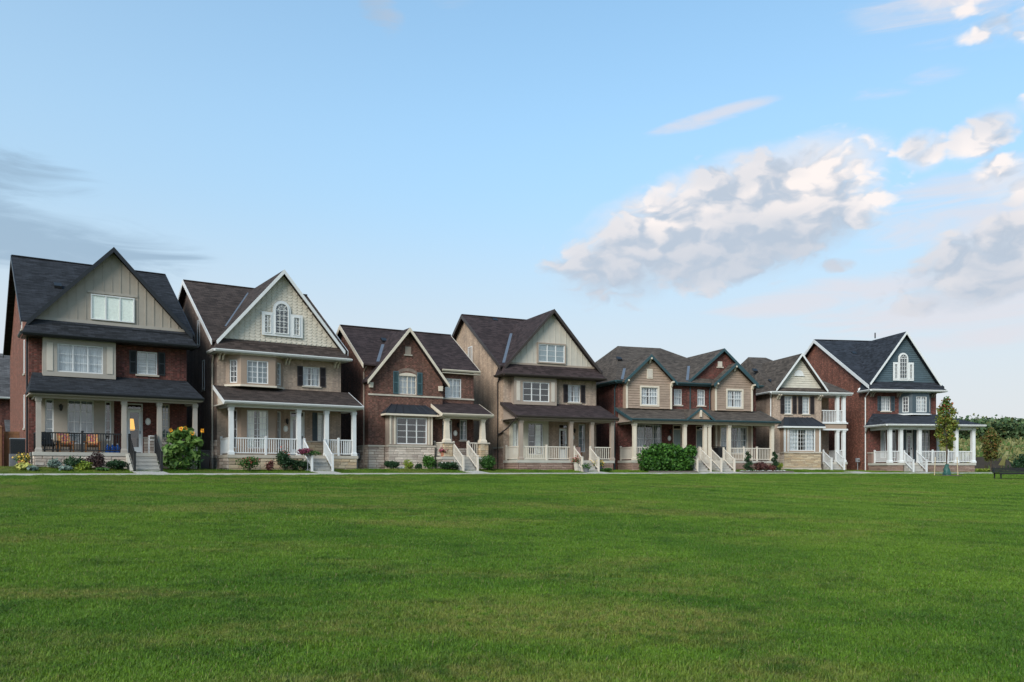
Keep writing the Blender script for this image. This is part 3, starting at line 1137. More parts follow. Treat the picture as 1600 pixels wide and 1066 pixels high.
window(h1, 1.64, 1.55, 1.17, 2.19, -.3, 0, 2, (2, 4), 'vinyl_white', 'full', 'curtain_grey')
window(h1, 3.32, 1.75, .29, 1.98, -.3, 0, 1, (1, 4), 'vinyl_white', None)
door(h1, 4.37, 1.14, .79, 2.56, 'door_white', (.12, 2), .3, 'trim_white')
window(h1, 6.08, 1.75, .4, 1.98, 0, 0, 1, (2, 5), 'vinyl_bone', 'full', 'curtain_grey')
plaque(h1, 5.41, 2.78)
wall_lamp(h1, 1.34, 3.35, -.3)
MB().lathe(4.72, .9, [(.20, 2.35), (.22, 2.40), (.15, 2.95), (.14, 2.95)], 12).build('hall_lamp', 'lamp_glow', h1)
MB().box(4.5, 4.95, .7, 1.1, 1.2, 1.95).build('hall_cabinet', 'wood_fence', h1)
porch_floor(h1, .03, 7.5, -1.9, 1.1, .3, 'mortar')
stonework(h1, .1, 4.05, .3, .92, -1.84, 'stone_grey', .155)
stonework(h1, 5.5, 7.44, .3, .92, -1.84, 'stone_grey', .155)
stonework(h1, 0, 1.84, .3, .92, 0, 'stone_grey', .155, rz=R(-90), org=(.09, 0))
stonework(h1, 5.2, 5.48, 1.12, 1.9, -.0, 'stone_grey', .155)
MB().box(5.18, 7.3, -.07, -.003, 1.9, 1.97).build('stone_ledge', 'limestone', h1)
stonework(h1, 5.5, 7.3, 1.12, 1.9, -.0, 'stone_grey', .155)
posts(h1, [.27, 3.97, 5.62, 7.36], -1.7, 1.1, 3.66, .105, 'trim_greige')
porch_roof(h1, .05, 7.5, -2.15, 3.97, 5.02, 'roof_black', 'trim_black', 'trim_greige', -1.7, 3.88, .2, 'hip', 'siding_taupe', .22)
railing(h1, (.39, -1.7), (3.85, -1.7), 1.1, 'metal_black', .95, .115, (.5,))
railing(h1, (.2, -1.62), (.2, -.1), 1.1, 'metal_black', .95, .115)
yf = stairs(h1, 4.2, 5.42, -1.9, 1.1, .12)
for x in (4.2, 5.42):
    stair_rail(h1, x, -1.85, 1.1, yf - .25, .2, 'metal_black')
MB().prism([(4.02, -1.9, 1.05), (4.02, -1.9, .1), (4.02, yf - .2, .1), (4.02, yf - .2, .25)], (.12, 0, 0)).build('stair_cheek', 'concrete_light', h1)
for y, z in ((4.2, 7.7), (2.6, 5.2), (2.6, 2.4)):
    side_window(h1, y, z, .5, 1.7)
downspout(h1, [(-.07, -.2, 6.8), (-.07, .06, 6.5), (-.07, .06, .3)], 'trim_black')
vent_cap(h1, 1.6, 3.4, 10.02)

# ================================================================== house 2: tan brick, brown roof, fish-scale gable
h2 = house(-16.146, 45.53, 33.5, 'tan brick house with brown roof, cream scale shingled gable and white porch railing')
w_ = 7.16
SL2 = (-.25, 7.32, (11.9 - 7.32) / 7.05)
shell(h2, w_, 13.6, 6.8, 11.9, -.25, 7.32, 'brick_tan',
      [(4.08, 4.94, 1.1, 3.62), (5.72, 6.09, 1.9, 3.61), (4.85, 5.85, 5.14, 6.25), (.9, 3.3, 1.4, 3.5), (.9, 3.3, 5.1, 6.4)], 'brick_grey_shade', 'roof_brown', 'trim_white')
tri = gable(h2, -.12, 7.26, 7.28, 3.61, 11.62, -.4, SL2, 'roof_brown', 'trim_white', .25, 'scale_cream', base=7.5)
valley(h2, -.12, 7.28, 3.61, 11.62, SL2, 'flashing', .25, .95, .06)
me = shared('scale', lambda: MB().prism([(-.145, -.022, .06), (-.135, -.024, .02), (-.09, -.027, -.045), (0, -.028, -.075), (.09, -.027, -.045), (.135, -.024, .02), (.145, -.022, .06), (.145, -.011, .13), (-.145, -.011, .13)], (0, .012, 0)).mesh('shingle', 'scale_cream'))
row = 0
z = tri[2] + .08
while z < tri[4] - .1:
    a, c_ = clip_tri(*tri, z + .1)
    n_ = int((c_ - a) / .3)
    x = (a + c_) / 2 - n_ * .15 + (.15 if row % 2 else 0)
    while x < c_ - .1:
        if x > a + .1:
            put('shingle', me, h2, (x, 0, z))
        x += .3
    z += .172
    row += 1
# three-light window with an arched centre
for a, c_, e in ((2.42, 3.05, 2.55), (4.09, 4.79, 4.22)):
    wall(h2, 'window_surround', a, c_, 7.86, 9.18, -.11, [(e, e + .42, 7.98, 9.06)], 'trim_white', .1)
m = MB().box(3.05, 4.09, -.1, -.055, 7.86, 8.02)
m.box(3.05, 3.16, -.1, -.055, 8.02, 9.35).box(3.98, 4.09, -.1, -.055, 8.02, 9.35)
for i in range(12):
    t0, t1 = math.pi * i / 12, math.pi * (i + 1) / 12
    m.prism([(3.57 - .52 * math.cos(t0), -.1, 9.35 + .55 * math.sin(t0)), (3.57 - .52 * math.cos(t1), -.1, 9.35 + .55 * math.sin(t1)),
             (3.57 - .41 * math.cos(t1), -.1, 9.35 + .43 * math.sin(t1)), (3.57 - .41 * math.cos(t0), -.1, 9.35 + .43 * math.sin(t0))], (0, .045, 0))
m.build('window_surround', 'trim_white', h2)
window(h2, 3.16, 8.0, .82, 1.78, -.07, 0, 1, (3, 4), 'vinyl_white', None, applied=True, arch=.43)
window(h2, 2.55, 7.98, .42, 1.08, -.06, 0, 1, (2, 3), 'vinyl_white', None, applied=True)
window(h2, 4.22, 7.98, .42, 1.08, -.06, 0, 1, (2, 3), 'vinyl_white', None, applied=True)
skirt(h2, w_, 7.5, -.8, 6.8, 'roof_brown', 'trim_white', .3)
for x in (.2, 3.9, 6.85):
    bracket(h2, x, 6.63, -.002, 'trim_cream')


def canted_bay(h, xs, y, z0, z1, mat, fops, trim):
    """three-sided bay: centre light and two narrow angled lights"""
    xa, xb, xc, xd = xs
    wall(h, 'bay_front', xb, xc, z0, z1, y, fops, mat, .1)
    for p_, q in (((xa, 0), (xb, y)), ((xc, y), (xd, 0))):
        d = Vector((q[0] - p_[0], q[1] - p_[1], 0))
        L, a = d.length, math.atan2(d.y, d.x)
        zo0, zo1 = fops[0][2], fops[0][3]
        wall(h, 'bay_side', 0, L, z0, z1, 0, [(L / 2 - .22, L / 2 + .22, zo0, zo1)], mat, .1, (p_[0], p_[1], 0), a)
        ca, sa = math.cos(a), math.sin(a)
        window(h, p_[0] + (L / 2 - .22) * ca, zo0, .44, zo1 - zo0, p_[1] + (L / 2 - .22) * sa, a, 1, (2, 4), 'vinyl_white', None)
    for z, t in ((z0 - .09, .1), (z1 - .04, .1)):
        m = MB().prism([(xa - .08, -.003, z), (xb - .05, y - .08, z), (xc + .05, y - .08, z), (xd + .08, -.003, z)], (0, 0, t))
        m.build('bay_band', trim, h)


canted_bay(h2, (.47, 1.13, 3.04, 3.67), -.6, 4.95, 6.63, 'bay_tan', [(1.46, 2.64, 5.05, 6.32)], 'trim_cream')
window(h2, 1.46, 5.05, 1.18, 1.27, -.6, 0, 2, (2, 4), 'vinyl_white', 'full', 'curtain_grey')
canted_bay(h2, (.47, 1.13, 3.04, 3.67), -.6, 1.08, 3.7, 'bay_tan', [(1.46, 2.64, 1.45, 3.57)], 'bay_tan')
window(h2, 1.46, 1.45, 1.18, 2.12, -.6, 0, 2, (2, 6), 'vinyl_white', 'split', 'curtain_glare_ivory')
window(h2, 4.85, 5.14, 1.0, 1.11, 0, 0, 2, (2, 3), 'vinyl_white', 'split', 'curtain_white', sill='limestone')
for x in (4.5, 5.87):
    shutter(h2, x, 5.12, .33, 1.15, 'shutter_brown')
door(h2, 4.08, 1.1, .86, 2.52, 'door_white', (.14, 0), .3)
wall_lamp(h2, 3.88, 3.05)
plaque(h2, 3.82, 2.62)
window(h2, 5.72, 1.9, .37, 1.71, 0, 0, 1, (2, 5), 'vinyl_white', 'full', 'curtain_glare_ivory')
shutter(h2, 5.4, 1.9, .29, 1.71, 'shutter_slate')
shutter(h2, 6.14, 1.9, .29, 1.71, 'shutter_slate')
porch_floor(h2, .05, 7.42, -1.98, 1.07, .17, 'mortar', 'limestone')
stonework(h2, .12, 4.1, .15, .89, -1.92, 'stone_buff', .19, .35, .8)
stonework(h2, 5.5, 7.36, .15, .89, -1.92, 'stone_buff', .19, .35, .8)
stonework(h2, 0, 1.92, .15, .89, 0, 'stone_grey', .19, rz=R(-90), org=(.11, 0))
stonework(h2, 4.98, 7.1, 1.09, 1.88, 0, 'stone_buff', .16)
MB().box(4.96, 7.14, -.07, -.003, 1.88, 1.95).build('stone_ledge', 'limestone', h2)
stonework(h2, -1.4, -.02, .2, 1.9, 0, 'stone_grey', .17, rz=R(-90), org=(-.0, 0))
posts(h2, [.28, 3.95, 5.57, 7.22], -1.8, 1.07, 3.6, .11, 'trim_white')
porch_roof(h2, .02, 7.4, -2.25, 3.91, 4.88, 'roof_brown', 'trim_white', 'trim_white', -1.8, 3.78, .22, 'gable', 'siding_cream', .17)
railing(h2, (.41, -1.8), (3.84, -1.8), 1.07, 'vinyl_white', .92, .125, (.5,))
railing(h2, (5.7, -1.8), (7.1, -1.8), 1.07, 'vinyl_white', .92, .125, (.42,))
railing(h2, (.2, -.08), (.2, -1.7), 1.07, 'vinyl_white', .92, .125, (.03,))
railing(h2, (7.28, -.08), (7.28, -1.7), 1.07, 'vinyl_white', .92, .125)
yf = stairs(h2, 4.2, 5.42, -1.98, 1.07, .14, .24)
for x in (4.24, 5.42):
    stair_rail(h2, x, -1.92, 1.07, yf - .2, .2, 'vinyl_white')
side_window(h2, 4.2, 7.6, .6, 1.5)
side_window(h2, 3.0, 4.9, .55, 1.7)
downspout(h2, [(-.06, .5, 6.6), (-.06, .75, 6.2), (-.06, .75, .3)], 'trim_cream')

# ================================================================== house 3: brown brick, cream trim
h3 = house(-8.804, 50.33, 30, 'dark brown brick house with cream trim, teal shutters and black metal roof over its bay')
w_ = 7.29
SL3 = (-.3, 6.66, (9.62 - 6.66) / 4.4)
shell(h3, w_, 8.2, 4.1, 9.62, -.3, 6.66, 'brick_brown',
      [(4.94, 5.74, 1.12, 3.45), (6.30, 6.82, 2.18, 3.49), (5.26, 6.40, 4.88, 6.11), (1.3, 3.8, 1.9, 3.4)], 'brick_brown', 'roof_plum', 'trim_cream', .3)
gutter(h3, [(4.9, -.3, 6.64), (7.6, -.3, 6.64)], 'trim_cream')
MB().box(4.95, 7.57, -.29, -.003, 6.40, 6.46).build('soffit', 'trim_cream', h3)
# the projecting gabled part
wall(h3, 'wall', 0, 4.9, -.4, 5.75, -.35, [(1.94, 3.14, 4.91, 6.2), (1.3, 3.8, 1.9, 3.4)], 'brick_brown')
for x in (0, 4.76):
    MB().box(x, x + .14, -.348, -.002, -.4, 5.75).build('wall_return', 'brick_brown', h3)
tri = gable(h3, -.2, 5.2, 5.62, 2.52, 8.98, -.75, SL3, 'roof_plum', 'trim_cream', .24, None, yback=.2)
m = MB()
xa, xb, zz = 1.94, 3.14, 5.75
sl_ = lambda x: 5.62 + (8.98 - 5.62) * ((x + .2) / 2.72 if x < 2.52 else (5.2 - x) / 2.68) - .17
m.prism([(0, -.35, zz), (xa, -.35, zz), (xa, -.35, sl_(xa)), (0, -.35, zz + .01)], (0, .14, 0))
m.prism([(xb, -.35, zz), (4.9, -.35, zz), (4.9, -.35, zz + .01), (xb, -.35, sl_(xb))], (0, .14, 0))
m.prism([(xa, -.35, 6.2), (xb, -.35, 6.2), (xb, -.35, sl_(xb)), (2.52, -.35, sl_(2.52)), (xa, -.35, sl_(xa))], (0, .14, 0))
m.build('gable_wall', 'brick_brown', h3)
window(h3, 1.94, 4.91, 1.2, 1.29, -.35, 0, 2, (2, 3), 'vinyl_bone', 'full', 'curtain_white')
m = MB()
for i in range(14):
    t0, t1 = math.pi * (.2 + .6 * i / 14), math.pi * (.2 + .6 * (i + 1) / 14)
    f_ = lambda t, r_: (2.54 - r_ * .74 * math.cos(t), -.365, 5.72 + r_ * .62 * math.sin(t))
    m.prism([f_(t0, 1.02), f_(t1, 1.02), f_(t1, 1.32), f_(t0, 1.32)], (0, .02, 0))
m.build('brick_arch', 'brick_grey_shade', h3)
MB().prism([(1.94, -.36, 6.05)] + [(2.54 - .6 * math.cos(math.pi * i / 10), -.36, 6.05 + .20 * math.sin(math.pi * i / 10)) for i in range(11)], (0, .08, 0)).build('window_arch', 'trim_cream', h3)
for x in (1.58, 3.17):
    shutter(h3, x, 4.93, .34, 1.38, 'shutter_teal', -.35)
MB().box(2.36, 2.74, -.39, -.35, 7.4, 7.86).build('gable_vent', 'trim_taupe', h3)
MB().box(2.28, 2.82, -.43, -.35, 7.30, 7.38).build('vent_sill', 'limestone', h3)
MB().box(-.03, 4.93, -.40, -.352, 4.77, 4.87).build('stone_band', 'limestone', h3)
MB().box(4.91, 7.31, -.05, -.002, 4.77, 4.87).build('stone_band', 'limestone', h3)
for x in (.12, 4.72):
    MB().prism([(x - .13, -.352, 5.52), (x + .13, -.352, 5.52), (x + .1, -.352, 5.22), (x - .1, -.352, 5.22)], (0, -.2, 0)).build('corbel', 'trim_cream', h3)
window(h3, 5.26, 4.88, 1.14, 1.23, 0, 0, 2, (2, 3), 'vinyl_white', 'full', 'curtain_white')
valley(h3, -.2, 5.62, 2.52, 8.98, SL3, 'flashing', .36, .78)
vent_cap(h3, 2.1, 2.35, 8.55)
bay_box(h3, 1.07, 3.96, -.95, 1.78, 3.62, [(1.57, 3.57, 1.84, 3.44)], 'trim_taupe')
for x in (1.12, 1.40, 3.64, 3.84):
    MB().box(x, x + .09, -.985, -.951, 1.82, 3.55).build('bay_batten', 'trim_cream', h3)
window(h3, 1.57, 1.84, 2.0, 1.6, -.95, 0, 3, (1, 4), 'vinyl_white', None)
metal_bay_roof(h3, 1.74, 3.46, 4.52, .8, 4.2, -1.15, 3.72, 'trim_cream', 6)
for o_ in h3.children:
    if o_.name.split('.')[0] in ('bay_roof',):
        o_.location.y = -.0
MB().box(1.04, 4.06, -1.0, -.352, -.4, 1.66).build('bay_base', 'mortar', h3)
stonework(h3, 1.04, 4.06, .25, 1.66, -1.0, 'stone_grey', .155)
stonework(h3, .36, .98, .25, 1.66, 0, 'stone_grey', .155, rz=R(-90), org=(1.04, 0))
MB().box(.98, 4.12, -1.06, -.353, 1.665, 1.765).build('stone_cap', 'limestone', h3)
stonework(h3, 0, 1.0, .25, 1.66, -.35, 'stone_grey', .155)
MB().box(-.05, 1.0, -.42, -.353, 1.665, 1.765).build('stone_cap', 'limestone', h3)
stonework(h3, -1.6, .34, .25, 1.66, 0, 'stone_grey', .155, rz=R(-90), org=(0, 0))
MB().box(-.06, -.002, -.41, 1.6, 1.665, 1.765).build('stone_cap', 'limestone', h3)
stonework(h3, 4.1, 4.9, 1.1, 1.66, -.35, 'stone_grey', .155)
door(h3, 4.94, 1.12, .8, 2.33, 'door_teal', (.3, 0), .28, 'trim_white')
window(h3, 6.30, 2.18, .52, 1.31, 0, 0, 1, (2, 4), 'vinyl_white', 'full', 'curtain_grey', sill='limestone')
plaque(h3, 5.97, 2.62)
wall_lamp(h3, 6.14, 3.15)
stonework(h3, 5.78, 7.25, 1.1, 1.66, 0, 'stone_grey', .155)
porch_floor(h3, 4.2, 7.5, -1.8, 1.08, .25, 'mortar')
stonework(h3, 4.25, 4.98, .25, .9, -1.74, 'stone_grey', .16)
stonework(h3, 6.0, 7.44, .25, .9, -1.74, 'stone_grey', .16)
for x in (4.64, 7.14):
    MB().box(x - .28, x + .28, -1.78, -1.22, 1.082, 1.9).build('porch_pier', 'mortar', h3)
    stonework(h3, x - .28, x + .28, 1.09, 1.9, -1.78, 'stone_buff', .135, .22, .4)
    stonework(h3, 1.22, 1.78, 1.09, 1.9, 0, 'stone_buff', .135, .22, .4, rz=R(-90), org=(x - .28, 0))
    MB().box(x - .36, x + .36, -1.86, -1.14, 1.902, 1.98).build('pier_cap', 'limestone', h3)
posts(h3, [4.64, 7.14], -1.5, 1.98, 3.46, .16, 'trim_cream', .22)
porch_roof(h3, 4.3, 7.5, -1.95, 3.74, 4.54, 'roof_plum', 'trim_cream', 'trim_cream', -1.5, 3.6, .18, 'gable', 'trim_cream', .16)
yf = stairs(h3, 4.98, 6.0, -1.8, 1.08, .15)
for x in (5.0, 5.98):
    stair_rail(h3, x, -1.72, 1.08, yf - .2, .2, 'vinyl_bone')
railing(h3, (6.1, -1.6), (6.84, -1.6), 1.08, 'vinyl_bone', .9, .13, (.02,))
railing(h3, (4.3, -1.7), (4.3, -.4), 1.08, 'vinyl_bone', .9, .13, (.95,))
downspout(h3, [(-.06, -.1, 6.5), (-.06, .3, 6.2), (-.06, .3, .3)], 'trim_taupe')
downspout(h3, [(4.98, -.06, 6.35), (4.98, -.06, 4.5)], 'trim_taupe')

# ================================================================== house 4: buff brick, plum roof
h4 = house(-.567, 54.98, 25, 'buff brick house with plum brown roof and pale batten gable, cream porch railing')
w_ = 7.10
SL4 = (-.25, 7.12, (11.65 - 7.12) / 6.95)
shell(h4, w_, 13.4, 6.7, 11.65, -.25, 7.12, 'brick_tan',
      [(4.13, 4.87, .95, 3.40), (5.70, 6.22, 1.5, 3.42), (4.87, 5.83, 4.92, 6.11), (.8, 3.0, 1.3, 3.3), (.8, 3.5, 4.8, 6.3)], 'brick_tan_lit', 'roof_plum', 'trim_brown')
tri = gable(h4, -.1, 7.26, 7.1, 3.58, 11.12, -.4, SL4, 'roof_plum', 'trim_brown', .24, 'siding_cream', base=7.3)
battens(h4, tri, 0, 'siding_cream', .42, .25)
MB().box(tri[0], tri[1], -.05, 0, 7.3, 7.43).build('base_board', 'trim_taupe', h4)
window(h4, 2.55, 7.56, 2.0, 1.21, -.02, 0, 3, (1, 3), 'vinyl_white', 'roller', 'curtain_grey', casing='trim_taupe', applied=True)
valley(h4, -.1, 7.1, 3.58, 11.12, SL4, 'flashing', .06, .74)
skirt(h4, w_, 7.32, -.8, 6.58, 'roof_plum', 'trim_brown', .3)
bay_box(h4, .55, 3.72, -.5, 4.6, 6.44, [(1.19, 3.17, 4.82, 6.12)], 'trim_taupe')
for x in (.72, 3.3):
    MB().box(x, x + .26, -.525, -.501, 4.85, 6.15).build('bay_panel', 'panel_light', h4)
window(h4, 1.19, 4.82, 1.98, 1.3, -.5, 0, 3, (1, 3), 'vinyl_white', None)
window(h4, 4.87, 4.92, .96, 1.19, 0, 0, 2, (1, 3), 'vinyl_white', 'split', 'curtain_white', sill='limestone')
for x in (4.5, 5.86):
    shutter(h4, x, 4.9, .34, 1.23, 'shutter_brown')
bay_box(h4, .42, 3.2, -.3, .9, 3.6, [(.56, .94, 1.3, 3.4), (1.67, 2.79, 1.3, 3.4)], 'bay_cream')
window(h4, .56, 1.3, .38, 2.1, -.3, 0, 1, (1, 4), 'vinyl_white', 'full', 'curtain_glare_ivory')
window(h4, 1.67, 1.3, 1.12, 2.1, -.3, 0, 2, (1, 5), 'vinyl_white', None)
MB().box(2.3, 2.72, -.08, -.06, 1.4, 3.3).build('curtain', 'curtain_glare_ivory', h4)
door(h4, 4.13, .95, .74, 2.45, 'door_white', (.32, 4), .28, 'trim_taupe')
window(h4, 5.70, 1.5, .52, 1.92, 0, 0, 1, (1, 4), 'vinyl_white', 'full', 'curtain_grey')
plaque(h4, 5.22, 2.5)
wall_lamp(h4, 5.30, 2.98)
porch_floor(h4, -.02, 7.2, -2.25, .9, .2, 'brick_red', 'concrete_light')
stonework(h4, .06, 4.0, .22, .72, -2.19, 'stone_red', .125, .3, .7)
stonework(h4, 5.5, 7.1, .22, .72, -2.19, 'stone_red', .125, .3, .7)
stonework(h4, 0, 2.19, .22, .72, 0, 'stone_red', .125, .3, .7, rz=R(-90), org=(.04, 0))
MB().box(-.06, 4.0, -2.31, -2.19, -.3, .21).build('footing', 'concrete_light', h4)
stonework(h4, -1.6, -.02, .3, 1.7, 0, 'stone_red', .14, rz=R(-90), org=(0, 0))
MB().box(-.06, -.002, 0, 1.6, 1.71, 1.8).build('stone_ledge', 'limestone', h4)
posts(h4, [.27, 3.92, 5.5, 7.07], -2.1, .9, 3.46, .115, 'trim_taupe')
porch_roof(h4, -.02, 7.15, -2.5, 3.74, 4.75, 'roof_plum', 'trim_brown', 'trim_taupe', -2.1, 3.62, .2, 'gable', 'trim_taupe', .18)
railing(h4, (.42, -2.1), (3.8, -2.1), .9, 'vinyl_bone', .9, .135, (.5,))
railing(h4, (5.62, -2.1), (6.95, -2.1), .9, 'vinyl_bone', .9, .135)
railing(h4, (.14, -.1), (.14, -2.0), .9, 'vinyl_bone', .9, .135, (.03,))
yf = stairs(h4, 4.1, 5.36, -2.25, .9, .12)
for x in (4.12, 5.34):
    stair_rail(h4, x, -2.18, .9, yf - .2, .18, 'vinyl_bone')
side_window(h4, 5.8, 8.0, .8, 1.2)
downspout(h4, [(-.06, .45, 6.4), (-.06, .8, 6.1), (-.06, .8, .3)], 'trim_brown')
downspout(h4, [(-.2, -2.4, 3.6), (-.1, -.9, 3.0), (-.06, .72, 2.6)], 'trim_brown')
vent_cap(h4, 2.2, 6.2, 11.33)

# ================================================================== house 5: red brick pair with tan boxes and teal trim
h5 = house(7.487, 58.63, 18.5, 'wide red brick double house with two tan siding gables, teal green trim and leafy hedge')
w_ = 11.34
ops = [(4.34, 5.07, .98, 3.52), (6.24, 6.88, .98, 3.50), (1.48, 3.43, 1.5, 3.52), (4.43, 5.07, 4.97, 6.12), (6.36, 6.98, 4.97, 6.14),
       (.9, 3.5, 4.9, 6.1), (8.0, 10.3, 4.9, 6.1), (8.1, 10.2, 1.5, 3.3)]
wall(h5, 'wall', 0, w_, -.4, 6.5, 0, ops, 'brick_red')
m = MB()
for x in (0, w_):
    m.poly([(x, 0, -.4), (x, 0, 6.5), (x, 12.2, 6.5), (x, 12.2, -.4)])
m.poly([(0, 12.2, -.4), (w_, 12.2, -.4), (w_, 12.2, 6.5), (0, 12.2, 6.5)])
m.build('side_wall', 'brick_red', h5)
MB().box(.16, w_ - .16, .16, 3.4, 4.1, 4.3).box(.16, w_ - .16, 3.4, 3.5, .5, 6.4).box(5.6, 5.75, .16, 3.4, .5, 6.4).build('interior_partition', 'interior_dark', h5)
E0 = (-.35, w_ + .35, -.4, 12.6, 6.58)
RA, RB = (2.85, 6.0, 10.0), (6.6, 6.0, 10.0)
slab(h5, 'roof', [[(E0[0], E0[2], E0[4]), (E0[1], E0[2], E0[4]), RB, RA], [(E0[0], E0[2], E0[4]), RA, (E0[0], E0[3], E0[4])],
                  [(E0[1], E0[2], E0[4]), (E0[1], E0[3], E0[4]), RB], [(E0[0], E0[3], E0[4]), RA, RB, (E0[1], E0[3], E0[4])]], 'roof_taupe', .08)
SL5 = (-.4, 6.58, (10.0 - 6.58) / 6.4)
MB().box(-.33, w_ + .33, -.38, -.003, 6.36, 6.42).build('soffit', 'trim_teal', h5)
MB().box(-.33, -.003, 0, 12.4, 6.36, 6.42).build('soffit', 'trim_teal', h5)
gutter(h5, [(E0[0], 12.5, 6.56), (E0[0], -.4, 6.56)], 'trim_teal')
gutter(h5, [(4.1, -.4, 6.56), (7.3, -.4, 6.56)], 'trim_teal')
gutter(h5, [(E0[0], -.4, 6.56), (.1, -.4, 6.56)], 'trim_teal')
gutter(h5, [(10.95, -.4, 6.56), (E0[1], -.4, 6.56)], 'trim_teal')
# the large brick gable behind, then the two boxed gables
gable(h5, 5.35, 11.5, 6.6, 8.45, 9.2, -.25, SL5, 'roof_taupe', 'trim_teal', .22, 'brick_red', yback=6.6)
slab(h5, 'gable_pent', [[(5.7, -.4, 6.62), (8.4, -.4, 6.62), (8.2, -.003, 6.95), (5.95, -.003, 6.95)]], 'roof_taupe', .05)
MB().box(8.05, 8.42, -.04, 0, 7.88, 8.26).build('gable_vent', 'panel_light', h5)
MB().box(7.95, 8.52, -.07, 0, 7.78, 7.87).build('vent_sill', 'limestone', h5)
valley(h5, 5.35, 6.6, 8.45, 9.2, SL5, 'flashing', .05, .6)
valley(h5, .08, 6.5, 2.17, 8.4, SL5, 'flashing', .05, .6)
for x0, x1, xl, xr, xp, zp, win, cur in ((.35, 3.95, .08, 4.24, 2.17, 8.4, (1.55, 2.84), None), (7.51, 10.68, 7.22, 10.98, 9.1, 8.1, (8.55, 9.78), None)):
    gable(h5, xl, xr, 6.5, xp, zp, -.85, SL5, 'roof_taupe', 'trim_teal', .24, None)
    s_ = (zp - 6.5) / (xp - xl)
    bay_box(h5, x0, x1, -.5, 4.6, 6.55, [(win[0], win[1], 4.88, 6.1)], 'bay_tan')
    zt0 = 6.5 + (x0 - xl) * s_ - .14
    MB().prism([(x0, -.5, 6.552), (x1, -.5, 6.552), (x1, -.5, zt0 + .02), (xp, -.5, zp - .14), (x0, -.5, zt0 + .02)], (0, .3, 0)).build('gable_wall', 'bay_tan', h5)
    # boards course by course, left out where the window stands
    k = 11
    for i in range(k):
        za, zc = 4.62 + i * .175, 4.62 + (i + 1) * .175
        for a, c_ in ((x0 + .1, win[0] - .13), (win[1] + .13, x1 - .1)) if 4.7 < (za + zc) / 2 < 6.25 else ((x0 + .1, x1 - .1),):
            MB().prism([(a, -.538, za), (c_, -.538, za), (c_, -.508, zc), (a, -.508, zc)], (0, .028, 0)).build('board', 'board_tan', h5)
    lap_boards(h5, (x0 + .02, x1 - .02, 6.56, xp, zp - .2), -.502, 'board_tan', .175)
    for x in (x0, x1 - .12):
        MB().box(x - .01, x + .13, -.56, -.499, 4.6, 6.45).build('corner_board', 'trim_cream', h5)
    window(h5, win[0], 4.88, win[1] - win[0], 1.22, -.5, 0, 2, (3, 4), 'vinyl_white', 'split', 'curtain_white', casing='trim_cream', cw=.12, hung=True)
    for q in (x0 - .02, x1 - .1, xp - .06):
        zq = 6.55 if q < xp - .2 or q > xp + .2 else zp - .25
        MB().prism([(q, -.56, zq), (q, -.9, zq + .03), (q, -.9, zq - .08), (q, -.72, zq - .14), (q, -.62, zq - .34), (q, -.56, zq - .36)], (.12, 0, 0)).build('knee_bracket', 'trim_cream', h5)
MB().box(1.96, 2.42, -.56, -.5, 6.72, 7.42).build('gable_vent', 'trim_cream', h5)
MB().box(2.03, 2.35, -.575, -.56, 6.79, 7.35).build('vent_louver', 'panel_light', h5)
window(h5, 4.43, 4.97, .64, 1.15, 0, 0, 1, (3, 4), 'vinyl_white', 'full', 'curtain_white', sill='limestone', hung=True)
window(h5, 6.36, 4.97, .62, 1.17, 0, 0, 1, (3, 4), 'vinyl_white', 'full', 'curtain_white', sill='limestone', hung=True)
window(h5, 1.48, 1.5, 1.95, 2.02, 0, 0, 3, (3, 4), 'vinyl_white', 'split', 'curtain_grey', hung=True)
bay_box(h5, 7.64, 10.77, -.4, .95, 3.65, [(8.06, 10.27, 1.5, 3.42)], 'bay_tan', 'trim_cream')
window(h5, 8.06, 1.5, 2.21, 1.92, -.4, 0, 3, (3, 4), 'vinyl_white', 'split', 'curtain_grey', casing='trim_cream', hung=True)
door(h5, 4.34, .98, .73, 2.54, 'door_teal', None, .3, 'trim_cream')
door(h5, 6.24, .98, .64, 2.52, 'door_teal', None, .3, 'trim_cream')
plaque(h5, 4.05, 2.55)
plaque(h5, 7.3, 2.55)
wall_lamp(h5, 4.1, 3.05)
wall_lamp(h5, 7.2, 3.1)
porch_floor(h5, -.05, 11.5, -2.25, .93, .15, 'brick_grey_shade', 'concrete_light')
stonework(h5, .0, 1.0, .2, .75, -2.19, 'stone_red', .14)
stonework(h5, 7.1, 11.44, .2, .75, -2.19, 'stone_red', .14)
stonework(h5, 0, 2.19, .2, .75, 0, 'stone_red', .14, rz=R(-90), org=(0, 0))
posts(h5, [.2, 4.07, 5.68, 6.02, 7.63, 11.23], -2.1, .93, 3.46, .115, 'trim_cream')
porch_roof(h5, -.03, 11.45, -2.55, 3.76, 4.68, 'roof_taupe', 'trim_teal', 'trim_cream', -2.1, 3.62, .2, 'gable', 'trim_taupe', .17)
slab(h5, 'entry_gable_roof', [[(3.9, -2.66, 3.8), (5.02, -2.66, 4.6), (5.02, -.45, 4.6), (3.9, -2.35, 3.8)], [(5.02, -2.66, 4.6), (6.14, -2.66, 3.8), (6.14, -2.35, 3.8), (5.02, -.45, 4.6)]], 'roof_taupe', .07)
rake(h5, (3.9, 3.81), (5.02, 4.61), -2.7, -2.66, .17, 'trim_teal')
rake(h5, (6.14, 3.81), (5.02, 4.61), -2.7, -2.66, .17, 'trim_teal')
MB().prism([(4.2, -2.58, 3.8), (5.84, -2.58, 3.8), (5.02, -2.58, 4.4)], (0, .06, 0)).build('entry_gable', 'bay_tan', h5)
rake(h5, (4.3, 3.98), (5.02, 4.44), -2.63, -2.585, .07, 'trim_cream')
rake(h5, (5.74, 3.98), (5.02, 4.44), -2.63, -2.585, .07, 'trim_cream')
